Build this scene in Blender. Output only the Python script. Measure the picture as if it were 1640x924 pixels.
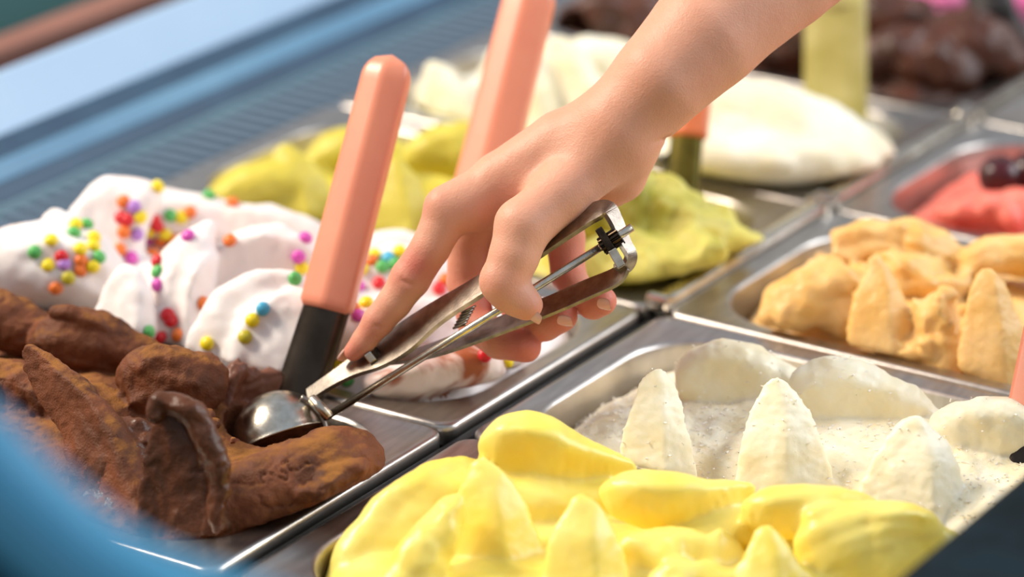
import bpy, math, random
import numpy as np
from mathutils import Vector, Matrix
from mathutils.bvhtree import BVHTree

for o in list(bpy.data.objects):
    bpy.data.objects.remove(o)
random.seed(7)
rng = np.random.default_rng(7)
SC = bpy.context.scene
COL = SC.collection

# ------------------------------------------------------------------ camera
F = 5500.0                       # focal length in pixels of the 1640 x 924 frame
YAW, PITCH = 0.5750, 0.3765
TARGET = np.array([0.1989, 0.0925, 0.0]); DIST = 2.1145
_cy, _sy, _cp, _sp = math.cos(YAW), math.sin(YAW), math.cos(PITCH), math.sin(PITCH)
FW = np.array([_cy*_cp, _sy*_cp, -_sp])
RT = np.array([_sy, -_cy, 0.0])
UP = np.cross(RT, FW)
CAM = TARGET - FW*DIST
cd = bpy.data.cameras.new('camera')
cd.sensor_fit = 'HORIZONTAL'; cd.sensor_width = 36.0; cd.lens = F/1640.0*36.0
cd.clip_start = 0.05; cd.clip_end = 60
cd.dof.use_dof = True; cd.dof.focus_distance = 1.862; cd.dof.aperture_fstop = 3.5
co = bpy.data.objects.new('camera', cd); COL.objects.link(co)
M = Matrix(((RT[0], UP[0], -FW[0], CAM[0]), (RT[1], UP[1], -FW[1], CAM[1]),
            (RT[2], UP[2], -FW[2], CAM[2]), (0, 0, 0, 1)))
co.matrix_world = M
SC.camera = co

# ------------------------------------------------------------------ light
w = bpy.data.worlds.new('world'); SC.world = w; w.use_nodes = True
nt = w.node_tree; nt.nodes.clear()
wo = nt.nodes.new('ShaderNodeOutputWorld'); bg = nt.nodes.new('ShaderNodeBackground')
tc = nt.nodes.new('ShaderNodeTexCoord'); sep = nt.nodes.new('ShaderNodeSeparateXYZ')
mr = nt.nodes.new('ShaderNodeMapRange'); mr.inputs[1].default_value = -0.3; mr.inputs[2].default_value = 0.9
cr = nt.nodes.new('ShaderNodeValToRGB')
cr.color_ramp.elements[0].color = (0.34, 0.27, 0.22, 1); cr.color_ramp.elements[0].position = 0.0
cr.color_ramp.elements[1].color = (0.62, 0.75, 0.95, 1); cr.color_ramp.elements[1].position = 1.0
e = cr.color_ramp.elements.new(0.42); e.color = (0.85, 0.82, 0.79, 1)
nt.links.new(tc.outputs['Generated'], sep.inputs[0]); nt.links.new(sep.outputs[2], mr.inputs[0])
nt.links.new(mr.outputs[0], cr.inputs[0]); nt.links.new(cr.outputs[0], bg.inputs[0])
nt.links.new(bg.outputs[0], wo.inputs[0]); bg.inputs[1].default_value = 0.40

def area(name, loc, aim, size, size_y, power, color):
    ld = bpy.data.lights.new(name, 'AREA'); ld.shape = 'RECTANGLE'; ld.size = size; ld.size_y = size_y
    ld.energy = power; ld.color = color
    o = bpy.data.objects.new(name, ld); COL.objects.link(o); o.location = loc
    o.rotation_euler = (Vector(aim)-Vector(loc)).to_track_quat('-Z', 'Y').to_euler()
    return o
# the shop window's daylight and the warm ceiling lamp of the shop
area('ceiling_lamp', (-0.7, 1.8, 1.9), (0.2, 0.1, 0), 1.1, 0.7, 70, (1.0, 0.87, 0.72))
area('window_daylight', (1.5, -1.8, 1.5), (0.2, 0.0, 0), 2.0, 1.3, 42, (0.93, 0.96, 1.0))

SC.view_settings.view_transform = 'Standard'; SC.view_settings.look = 'None'
SC.view_settings.gamma = 1.0; SC.view_settings.use_curve_mapping = False
SC.view_settings.exposure = 0.6

# ------------------------------------------------------------------ helpers
def at(px, py, d):
    return CAM + FW*d + RT*((px-820.0)/F*d) + UP*((462.0-py)/F*d)
def gz(px, py, z):
    v = FW + RT*((px-820.0)/F) + UP*((462.0-py)/F)
    return CAM + v*((z-CAM[2])/v[2])
def dep(p): return float((np.asarray(p)-CAM) @ FW)
def c2w(P):                       # camera axes (right, up, depth) to world
    P = np.asarray(P); return CAM + P[:, :1]*RT + P[:, 1:2]*UP + P[:, 2:3]*FW
def cc(px, py, d): return np.array([(px-820.0)/F*d, (462.0-py)/F*d, d])

def srgb(h):
    h = h.lstrip('#'); v = [int(h[i:i+2], 16)/255 for i in (0, 2, 4)]
    return tuple((x/12.92 if x <= 0.04045 else ((x+0.055)/1.055)**2.4) for x in v)+(1.0,)

def vnoise(P, seed=0):
    P = np.asarray(P, float)+seed*17.31
    i = np.floor(P).astype(np.int64); f = P-i; u = f*f*f*(f*(f*6-15)+10)
    def h(ix, iy, iz):
        n = (ix*374761393+iy*668265263+iz*2147483647+seed*974711) & 0xffffffff
        n = ((n ^ (n >> 13))*1274126177) & 0xffffffff
        n = n ^ (n >> 16)
        return (n & 0xffff)/32767.5-1.0
    x, y, z = i[:, 0], i[:, 1], i[:, 2]; r = 0
    for dx in (0, 1):
        for dy in (0, 1):
            for dz in (0, 1):
                wgt = (u[:, 0] if dx else 1-u[:, 0])*(u[:, 1] if dy else 1-u[:, 1])*(u[:, 2] if dz else 1-u[:, 2])
                r = r+wgt*h(x+dx, y+dy, z+dz)
    return r
def fbm(P, octv=3, seed=0):
    r = 0; a = 1
    for k in range(octv):
        r = r+a*vnoise(np.asarray(P)*(2.03**k), seed+k); a *= 0.5
    return r

def mesh(name, V, Fc, mat, parent=None, smooth=True, label=None):
    me = bpy.data.meshes.new(name)
    me.from_pydata([tuple(map(float, v)) for v in V], [], [tuple(map(int, f)) for f in Fc])
    me.validate(); me.update()
    if smooth: me.polygons.foreach_set('use_smooth', [True]*len(me.polygons))
    if mat: me.materials.append(mat)
    o = bpy.data.objects.new(name, me); COL.objects.link(o)
    if parent is not None: o.parent = parent; o.matrix_parent_inverse = parent.matrix_world.inverted()
    if label: o['label'] = label
    return o
def empty(name, loc=(0, 0, 0)):
    o = bpy.data.objects.new(name, None); COL.objects.link(o); o.empty_display_size = 0.02
    o.location = tuple(float(v) for v in loc); bpy.context.view_layer.update(); return o
def tag(o, label, cat, group=None, kind=None):
    o['label'] = label; o['category'] = cat
    if group: o['group'] = group
    if kind: o['kind'] = kind
    return o

def box(c, s, R=None):
    V = np.array([(x, y, z) for x in (-1, 1) for y in (-1, 1) for z in (-1, 1)], float)*np.array(s)/2
    if R is not None: V = V @ np.array(R).T
    V = V+np.array(c)
    Fc = [(0, 1, 3, 2), (4, 6, 7, 5), (0, 4, 5, 1), (2, 3, 7, 6), (0, 2, 6, 4), (1, 5, 7, 3)]
    return V, Fc
def bevel(o, wd, seg=2):
    m = o.modifiers.new('bevel', 'BEVEL'); m.width = wd; m.segments = seg; m.limit_method = 'ANGLE'; return o
def grid_faces(n, m, close=True, flip=False):
    out = []
    for i in range(n-1):
        for j in range(m if close else m-1):
            k = (j+1) % m
            q = (i*m+j, i*m+k, (i+1)*m+k, (i+1)*m+j)
            out.append(q[::-1] if flip else q)
    return out

def crom(P, n):
    P = np.asarray(P, float)
    if len(P) == 2: P = np.array([P[0], (P[0]+P[1])/2, P[1]])
    Q = np.vstack([2*P[0]-P[1], P, 2*P[-1]-P[-2]])
    t = np.linspace(0, len(P)-1-1e-9, n); i = t.astype(int); f = (t-i)[:, None]
    a, b, c, d = Q[i], Q[i+1], Q[i+2], Q[i+3]
    return 0.5*((2*b)+(-a+c)*f+(2*a-5*b+4*c-d)*f*f+(-a+3*b-3*c+d)*f**3)
def interp(v, n):
    v = np.asarray(v, float)
    return crom(v[:, None]*np.array([[1.0, 0, 0]]), n)[:, 0] if len(v) > 2 else np.linspace(v[0], v[-1], n)

def tube_w(P, r, m=12, n=None, cap=True):
    """tube through world points"""
    P = np.asarray(P, float)
    if n: P = crom(P, n)
    n = len(P); r = np.broadcast_to(np.asarray(r, float), (n,)) if np.ndim(r) == 0 else interp(r, n)
    T = np.gradient(P, axis=0); T /= np.linalg.norm(T, axis=1)[:, None]
    A = np.cross(T, FW+0.01); A /= np.linalg.norm(A, axis=1)[:, None]; B = np.cross(T, A)
    a = np.linspace(0, 2*np.pi, m, endpoint=False)
    V = (P[:, None]+r[:, None, None]*(A[:, None]*np.cos(a)[None, :, None]+B[:, None]*np.sin(a)[None, :, None])).reshape(-1, 3)
    Fc = grid_faces(n, m)
    if cap:
        Fc = Fc+[tuple(range(m))[::-1], tuple(range((n-1)*m, n*m))]
    return V, Fc

# ------------------------------------------------------------------ materials
def mat(name, color, rough=0.5, metal=0.0, color2=None, nscale=60, bump=0.0, bscale=400, sss=0.0, sssr=(1, .6, .4),
        sss_scale=0.004, spec=0.5, stretch=None, detail=4, dust=None, dustamt=0.5, bump2=0, bscale2=60, contrast=(0.35, 0.65), coat=0.0):
    m = bpy.data.materials.new(name); m.use_nodes = True; t = m.node_tree; N = t.nodes; L = t.links
    b = N['Principled BSDF']; b.inputs['Roughness'].default_value = rough; b.inputs['Metallic'].default_value = metal
    b.inputs['Specular IOR Level'].default_value = spec
    b.inputs['Coat Weight'].default_value = coat
    tcn = N.new('ShaderNodeTexCoord'); src = tcn.outputs['Object']
    if stretch:
        mp = N.new('ShaderNodeMapping'); mp.inputs['Scale'].default_value = stretch
        L.new(src, mp.inputs[0]); src = mp.outputs[0]
    out = None
    col = N.new('ShaderNodeMix'); col.data_type = 'RGBA'
    col.inputs[6].default_value = color; col.inputs[7].default_value = color2 or color
    nz = N.new('ShaderNodeTexNoise'); nz.inputs['Scale'].default_value = nscale; nz.inputs['Detail'].default_value = detail
    L.new(src, nz.inputs['Vector'])
    rp = N.new('ShaderNodeMapRange'); rp.inputs[1].default_value = contrast[0]; rp.inputs[2].default_value = contrast[1]
    L.new(nz.outputs[0], rp.inputs[0]); L.new(rp.outputs[0], col.inputs[0]); out = col.outputs[2]
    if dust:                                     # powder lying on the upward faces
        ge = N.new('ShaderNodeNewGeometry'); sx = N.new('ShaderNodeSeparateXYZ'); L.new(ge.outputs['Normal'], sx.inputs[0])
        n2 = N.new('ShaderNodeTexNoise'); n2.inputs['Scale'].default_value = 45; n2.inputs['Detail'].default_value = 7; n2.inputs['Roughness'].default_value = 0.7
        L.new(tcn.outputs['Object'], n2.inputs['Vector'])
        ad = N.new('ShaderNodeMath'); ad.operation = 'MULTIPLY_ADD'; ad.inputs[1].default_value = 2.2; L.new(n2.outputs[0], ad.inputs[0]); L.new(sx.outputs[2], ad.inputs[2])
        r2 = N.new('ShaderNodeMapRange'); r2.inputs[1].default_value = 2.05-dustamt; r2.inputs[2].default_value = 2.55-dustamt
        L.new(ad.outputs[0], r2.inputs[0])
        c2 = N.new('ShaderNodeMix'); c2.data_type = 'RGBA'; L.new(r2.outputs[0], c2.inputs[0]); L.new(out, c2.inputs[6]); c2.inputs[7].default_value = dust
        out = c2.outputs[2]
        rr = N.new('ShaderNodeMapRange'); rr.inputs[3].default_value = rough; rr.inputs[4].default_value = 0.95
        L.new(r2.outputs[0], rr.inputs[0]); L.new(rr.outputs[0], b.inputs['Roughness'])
    L.new(out, b.inputs['Base Color'])
    if sss:
        b.inputs['Subsurface Weight'].default_value = sss; b.inputs['Subsurface Radius'].default_value = sssr
        b.inputs['Subsurface Scale'].default_value = sss_scale
    if bump:
        n3 = N.new('ShaderNodeTexNoise'); n3.inputs['Scale'].default_value = bscale; n3.inputs['Detail'].default_value = 5
        L.new(src, n3.inputs['Vector'])
        bp = N.new('ShaderNodeBump'); bp.inputs['Strength'].default_value = bump; bp.inputs['Distance'].default_value = 0.002
        L.new(n3.outputs[0], bp.inputs['Height'])
        if bump2:
            n4 = N.new('ShaderNodeTexNoise'); n4.inputs['Scale'].default_value = bscale2; n4.inputs['Detail'].default_value = 3
            L.new(src, n4.inputs['Vector'])
            b2 = N.new('ShaderNodeBump'); b2.inputs['Strength'].default_value = bump2; b2.inputs['Distance'].default_value = 0.006
            L.new(n4.outputs[0], b2.inputs['Height']); L.new(b2.outputs[0], bp.inputs['Normal'])
        L.new(bp.outputs[0], b.inputs['Normal'])
    return m

STEEL = mat('pan_steel', srgb('#c8c2bb'), 0.33, 1.0, srgb('#b3ada7'), 30, 0.05, 300, stretch=(1, 6, 1))
STEEL_L = mat('polished_steel', srgb('#cfcac0'), 0.16, 1.0, srgb('#b9b2a4'), 80, 0.03, 500)
SCOOP = mat('scoop_steel', srgb('#d8cfbf'), 0.27, 1.0, srgb('#b5aa98'), 120, 0.06, 900)
SCOOP_D = mat('dull_scoop_steel', srgb('#a89f92'), 0.34, 1.0, srgb('#8a8178'), 150, 0.08, 900)
GEAR = mat('gear_dark_steel', srgb('#4a3d32'), 0.35, 1.0, srgb('#2c241d'), 200)
BLADE = mat('blade_dark_steel', srgb('#51473f'), 0.28, 1.0, srgb('#40372f'), 40, 0.03, 300)
PINK = mat('pink_plastic', srgb('#ea9878'), 0.34, 0, srgb('#e69072'), 30, 0.02, 600, sss=0.25, sssr=(1, .4, .25), sss_scale=0.006)
ORANGE = mat('orange_plastic', srgb('#d97a4c'), 0.4, 0, srgb('#d37345'), 30, sss=0.2, sss_scale=0.006)
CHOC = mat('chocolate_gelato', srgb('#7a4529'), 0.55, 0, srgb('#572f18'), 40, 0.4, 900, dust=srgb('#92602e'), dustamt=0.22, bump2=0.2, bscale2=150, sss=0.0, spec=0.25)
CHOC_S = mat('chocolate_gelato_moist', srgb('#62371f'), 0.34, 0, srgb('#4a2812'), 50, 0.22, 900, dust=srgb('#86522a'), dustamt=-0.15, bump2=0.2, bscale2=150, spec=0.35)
CHOC_C = mat('chocolate_gelato_cut', srgb('#7b4a34'), 0.45, 0, srgb('#6d3f2a'), 25, 0.08, 500)
CHOC_B = mat('dark_chocolate_gelato', srgb('#5a2f1c'), 0.45, 0, srgb('#3f2012'), 40, 0.25, 400)
LEMON = mat('lemon_gelato', srgb('#f8de5e'), 0.36, 0, srgb('#f9e680'), 30, 0.06, 300, sss=0.3, sssr=(1, .75, .18), sss_scale=0.012, bump2=0.08, bscale2=60)
COCO = mat('coconut_gelato', srgb('#fdf3da'), 0.45, 0, srgb('#f9eac4'), 40, 0.10, 420, sss=0.4, sssr=(1, .85, .6), sss_scale=0.006, bump2=0.05, bscale2=90)
COCO_R = mat('coconut_shreds', srgb('#fffaf0'), 0.6, 0, srgb('#faf2e0'), 90, sss=0.3, sssr=(1, .9, .7), sss_scale=0.003)
COCO_B = mat('coconut_gelato_crumbly', srgb('#fdf2d8'), 0.7, 0, srgb('#f9e8c0'), 60, 0.15, 900, sss=0.4, sssr=(1, .85, .6), sss_scale=0.006, bump2=0.12, bscale2=220)
MANGO = mat('caramel_gelato', srgb('#f0c886'), 0.45, 0, srgb('#e8b765'), 45, 0.3, 350, sss=0.4, sssr=(1, .65, .25), sss_scale=0.006, bump2=0.15, bscale2=110)
BERRY = mat('strawberry_gelato', srgb('#fb8c78'), 0.5, 0, srgb('#f26c5c'), 50, 0.3, 300, sss=0.4, sssr=(1, .3, .25), sss_scale=0.008)
CHERRY = mat('dark_cherry', srgb('#4a0f16'), 0.25, 0, srgb('#330910'), 60, 0.2, 200)
PISTA = mat('pistachio_gelato', srgb('#d8cb55'), 0.5, 0, srgb('#c4b43a'), 30, 0.2, 250, sss=0.4, sssr=(1, .85, .25), sss_scale=0.008, bump2=0.2, bscale2=70)
PISTA_G = mat('pistachio_gelato_mottled', srgb('#d9cf6a'), 0.55, 0, srgb('#9a9420'), 22, 0.3, 250, sss=0.3, sssr=(1, .85, .25), sss_scale=0.006, contrast=(0.42, 0.62))
CREAM = mat('cream_gelato', srgb('#f3efdd'), 0.5, 0, srgb('#efe6c4'), 25, 0.15, 250, sss=0.4, sssr=(1, .9, .7), sss_scale=0.008)
MERI = mat('meringue_gelato', srgb('#f1e9e5'), 0.45, 0, srgb('#eed2c8'), 14, 0.08, 300, sss=0.4, sssr=(1, .75, .65), sss_scale=0.008, contrast=(0.5, 0.75))
MERI_R = mat('meringue_gelato_with_syrup', srgb('#f5e6e0'), 0.4, 0, srgb('#b0633f'), 22, 0.15, 200, sss=0.3, sssr=(1, .6, .5), sss_scale=0.006, stretch=(3.2, 0.8, 1), contrast=(0.46, 0.58))
MAGENTA_G = mat('pink_gelato', srgb('#e58ab4'), 0.5, 0, srgb('#d9609c'), 30, 0.2, 200, sss=0.3)
FRAME_L = mat('pale_blue_glass_panel', srgb('#b4cfe8'), 0.3, 0, srgb('#a8c6e2'), 4)
FRAME_M = mat('blue_grey_frame', srgb('#6f9cb8'), 0.35, 0, srgb('#5f8cab'), 6)
FRAME_G = mat('grey_green_frame', srgb('#6e8b96'), 0.35, 0, srgb('#5f7c8a'), 6)
FRAME_D = mat('dark_blue_frame', srgb('#35546d'), 0.4, 0, srgb('#2c4860'), 12)
SLAT = mat('grille_slat', srgb('#8a9cac'), 0.3, 0.6, srgb('#778b9e'), 10)
TEAL = mat('bright_blue_plastic', srgb('#4a9cc4'), 0.45, 0, srgb('#4392bb'), 4)
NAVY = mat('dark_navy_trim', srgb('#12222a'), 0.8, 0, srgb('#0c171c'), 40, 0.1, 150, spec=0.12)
DARK = mat('dark_tub', srgb('#1a1c20'), 0.5, 0.4, srgb('#15171a'), 10)
GREENB = mat('dark_green_backdrop', srgb('#4c7876'), 0.7, 0, srgb('#426b6a'), 3)
BROWN = mat('reddish_wood', srgb('#8e6152'), 0.6, 0, srgb('#7b5144'), 8, stretch=(1, 8, 8))

def skin_mat():
    m = bpy.data.materials.new('skin'); m.use_nodes = True; t = m.node_tree; N = t.nodes; L = t.links
    b = N['Principled BSDF']; b.inputs['Roughness'].default_value = 0.48; b.inputs['Specular IOR Level'].default_value = 0.3
    b.inputs['Subsurface Weight'].default_value = 0.35; b.inputs['Subsurface Radius'].default_value = (1, .35, .2); b.inputs['Subsurface Scale'].default_value = 0.005
    at_ = N.new('ShaderNodeAttribute'); at_.attribute_name = 'flush'
    nz = N.new('ShaderNodeTexNoise'); nz.inputs['Scale'].default_value = 45; nz.inputs['Detail'].default_value = 5
    tcn = N.new('ShaderNodeTexCoord'); L.new(tcn.outputs['Object'], nz.inputs['Vector'])
    mx = N.new('ShaderNodeMix'); mx.data_type = 'RGBA'; mx.inputs[6].default_value = srgb('#e3ac90'); mx.inputs[7].default_value = srgb('#db9c80')
    L.new(nz.outputs[0], mx.inputs[0])
    m2 = N.new('ShaderNodeMix'); m2.data_type = 'RGBA'; m2.inputs[7].default_value = srgb('#c9564c')
    L.new(at_.outputs['Fac'], m2.inputs[0]); L.new(mx.outputs[2], m2.inputs[6]); L.new(m2.outputs[2], b.inputs['Base Color'])
    n3 = N.new('ShaderNodeTexVoronoi'); n3.inputs['Scale'].default_value = 900; L.new(tcn.outputs['Object'], n3.inputs['Vector'])
    n4 = N.new('ShaderNodeTexNoise'); n4.inputs['Scale'].default_value = 180; n4.inputs['Detail'].default_value = 6; L.new(tcn.outputs['Object'], n4.inputs['Vector'])
    ad = N.new('ShaderNodeMath'); ad.operation = 'MULTIPLY_ADD'; ad.inputs[1].default_value = 0.35; L.new(n3.outputs[0], ad.inputs[0]); L.new(n4.outputs[0], ad.inputs[2])
    bp = N.new('ShaderNodeBump'); bp.inputs['Strength'].default_value = 0.28; bp.inputs['Distance'].default_value = 0.0012
    L.new(ad.outputs[0], bp.inputs['Height']); L.new(bp.outputs[0], b.inputs['Normal'])
    return m
SKIN = skin_mat()
NAIL = mat('fingernail', srgb('#e0ab9c'), 0.25, 0, srgb('#e6b7a8'), 60, sss=0.3, sss_scale=0.003)

# ------------------------------------------------------------------ pans
LX, LY = 0.215, 0.395
PX, PY = 0.2125, 0.389              # outer size of one pan's flange
FL, RAD = 0.016, 0.050              # flange width, corner radius of the opening
GAP = 0.012                         # slot between the two rows of pans
def rrect(hx, hy, r, k=10):
    pts = []
    for cx, cy, a0 in ((1, 1, 0), (-1, 1, 90), (-1, -1, 180), (1, -1, 270)):
        for a in np.radians(np.linspace(a0, a0+90, k)):
            pts.append((cx*(hx-r)+r*math.cos(a), cy*(hy-r)+r*math.sin(a)))
    return np.array(pts)
def ring(hx, hy, r, z, k=10):
    p = rrect(hx, hy, r, k); return np.column_stack([p, np.full(len(p), z)])
def pan_center(n, side):            # side +1 the row by the glass, -1 the other row
    return np.array([(n+0.5)*LX, side*(GAP/2+PY/2), 0.0])
def rings_to_mesh(rings, capfirst=False, caplast=True):
    m = len(rings[0]); V = np.vstack(rings); Fc = grid_faces(len(rings), m)
    if caplast: Fc.append(tuple(range((len(rings)-1)*m, len(rings)*m)))
    return V, Fc
hx, hy = PX/2, PY/2
ox, oy = hx-FL, hy-FL
rimR = [ring(hx-.0005, hy-.0005, .010, -.012), ring(hx, hy, .010, -.004), ring(hx-.0004, hy-.0004, .010, -.0012),
        ring(hx-.0016, hy-.0016, .010, .0002), ring(hx-.0034, hy-.0034, .010, .0004), ring(hx-.006, hy-.006, .011, -.0006),
        ring(ox+.003, oy+.003, RAD+.003, -.0008), ring(ox+.0012, oy+.0012, RAD+.001, -.0012), ring(ox, oy, RAD, -.0028)]
basR = [ring(ox, oy, RAD, -.0028), ring(ox-.0008, oy-.0008, RAD, -.006), ring(ox-.004, oy-.004, RAD, -.05), ring(ox-.012, oy-.012, RAD, -.085),
        ring(ox-.02, oy-.02, RAD-.01, -.09)]
rimM = basM = None
def pan(n, side, label):
    global rimM, basM
    t = empty('gelato_pan', pan_center(n, side)); tag(t, label, 'pan', 'steel gelato pans in the display case')
    if rimM is None:
        V, Fc = rings_to_mesh(rimR, caplast=False); o1 = mesh('rim', V, Fc, STEEL_L); rimM = o1.data
        V, Fc = rings_to_mesh(basR); o2 = mesh('basin', V, Fc, STEEL); basM = o2.data
        rimM.materials[0] = STEEL
    else:
        o1 = bpy.data.objects.new('rim', rimM); COL.objects.link(o1)
        o2 = bpy.data.objects.new('basin', basM); COL.objects.link(o2)
    o1.parent = t; o2.parent = t
    return t
pan(-1, 1, 'steel pan holding the chocolate gelato being scooped')
pan(0, 1, 'steel pan holding the white gelato with candy sprinkles')
pan(1, 1, 'steel pan holding the green-yellow pistachio gelato')
pan(2, 1, 'steel pan of smooth white gelato behind the wrist')
pan(3, 1, 'steel pan of dark brown gelato at the back of the glass-side row')
pan(4, 1, 'steel pan of pink gelato at the far upper right corner')
pan(-1, -1, 'steel pan holding the yellow lemon gelato in the foreground')
pan(0, -1, 'steel pan holding the white coconut gelato')
pan(1, -1, 'steel pan holding the golden caramel gelato')
pan(2, -1, 'steel pan holding the red strawberry gelato')
pan(3, -1, 'steel pan at the right edge, next after the strawberry gelato')

# rails lying in the slot between the rows
for n, lab in ((1, 'steel divider rail beside the pistachio gelato'), (2, 'steel divider rail beside the smooth white gelato'), (3, 'steel divider rail at the far end of the slot')):
    V, Fc = box(((n+0.5)*LX, 0, 0.0015), (LX*0.955, 0.013, 0.011))
    o = empty('divider_rail', ((n+0.5)*LX, 0, 0)); tag(o, lab, 'rail', 'divider rails between the pan rows')
    bevel(mesh('bar', V, Fc, STEEL_L, o, False), .004, 3)
    for s in (-1, 1):
        V, Fc = box(((n+0.5)*LX+s*LX*0.475, 0, 0.003), (0.008, 0.017, 0.013)); bevel(mesh('end_cap', V, Fc, STEEL_L, o, False), .003, 2)
V, Fc = box((0.3, 0, -0.012), (1.9, 0.009, 0.012))
o = mesh('support_bar', V, Fc, DARK, None, False); bevel(o, .002); tag(o, 'dark support bar deep in the slot between the pan rows', 'bar')

# ------------------------------------------------------------------ gelato builders
def surface_nets_vals(vals, lo, step):
    nx, ny, nz = vals.shape
    ins = vals < 0
    c = np.zeros((nx-1, ny-1, nz-1), np.int8)
    for dx in (0, 1):
        for dy in (0, 1):
            for dz in (0, 1): c += ins[dx:nx-1+dx, dy:ny-1+dy, dz:nz-1+dz]
    act = (c > 0) & (c < 8); idx = -np.ones(c.shape, np.int32); I = np.argwhere(act); idx[act] = np.arange(len(I))
    acc = np.zeros((len(I), 3)); cnt = np.zeros(len(I))
    for p in [(a, b, d) for a in (0, 1) for b in (0, 1) for d in (0, 1)]:
        va = vals[I[:, 0]+p[0], I[:, 1]+p[1], I[:, 2]+p[2]]
        for ax_ in range(3):
            if p[ax_]: continue
            q = list(p); q[ax_] = 1
            vb = vals[I[:, 0]+q[0], I[:, 1]+q[1], I[:, 2]+q[2]]
            m_ = (va < 0) != (vb < 0); tt = np.where(m_, va/np.where(m_, va-vb, 1), 0)
            for i_ in range(3): acc[:, i_] += (tt if i_ == ax_ else p[i_])*m_
            cnt += m_
    V = np.array(lo)+step*(I+acc/cnt[:, None])
    Fs = []
    for ax_ in range(3):
        o1, o2 = (ax_+1) % 3, (ax_+2) % 3
        sl0 = [slice(None)]*3; sl1 = [slice(None)]*3; sl0[ax_] = slice(0, -1); sl1[ax_] = slice(1, None)
        a, b = ins[tuple(sl0)], ins[tuple(sl1)]
        E = np.argwhere(a != b); ok = (E[:, o1] > 0) & (E[:, o2] > 0) & (E[:, o1] < vals.shape[o1]-1) & (E[:, o2] < vals.shape[o2]-1); E = E[ok]
        fl = a[E[:, 0], E[:, 1], E[:, 2]]
        def g_(d1, d2):
            K = E.copy(); K[:, o1] -= d1; K[:, o2] -= d2; return idx[K[:, 0], K[:, 1], K[:, 2]]
        Q = np.column_stack([g_(1, 1), g_(0, 1), g_(0, 0), g_(1, 0)]); Q[~fl] = Q[~fl][:, ::-1]
        Fs.append(Q)
    return V, np.vstack(Fs)
def vnormals(V, Q):
    n = np.cross(V[Q[:, 2]]-V[Q[:, 0]], V[Q[:, 3]]-V[Q[:, 1]]); N = np.zeros_like(V)
    for j in range(4):
        for i in range(3): N[:, i] += np.bincount(Q[:, j], n[:, i], len(V))
    return N/(np.linalg.norm(N, axis=1)[:, None]+1e-12)
def relax(V, Q, it, lam=.5):
    for _ in range(it):
        A = np.zeros_like(V); c = np.zeros(len(V))
        for j in range(4):
            u, v = Q[:, j], Q[:, (j+1) % 4]
            for i in range(3): A[:, i] += np.bincount(u, V[v, i], len(V))+np.bincount(v, V[u, i], len(V))
            c += np.bincount(u, minlength=len(V))+np.bincount(v, minlength=len(V))
        V = V+lam*(A/np.maximum(c, 1)[:, None]-V)
    return V
def quads(name, V, Q, m, parent, N=None):
    me = bpy.data.meshes.new(name)
    me.vertices.add(len(V)); me.vertices.foreach_set('co', np.ascontiguousarray(V, np.float32).ravel())
    me.loops.add(Q.size); me.loops.foreach_set('vertex_index', np.ascontiguousarray(Q, np.int32).ravel())
    me.polygons.add(len(Q)); me.polygons.foreach_set('loop_start', np.arange(0, Q.size, 4, dtype=np.int32)); me.polygons.foreach_set('loop_total', np.full(len(Q), 4, np.int32))
    me.update(calc_edges=True); me.polygons.foreach_set('use_smooth', np.ones(len(Q), bool))
    if m: me.materials.append(m)
    if N is not None: me.normals_split_custom_set_from_vertices([tuple(v) for v in N])
    o = bpy.data.objects.new(name, me); COL.objects.link(o)
    if parent is not None: o.parent = parent; o.matrix_parent_inverse = parent.matrix_world.inverted()
    return o
def smin(a, b, k):
    h = np.clip(.5+.5*(b-a)/k, 0, 1); return b*(1-h)+a*h-k*h*(1-h)

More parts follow.
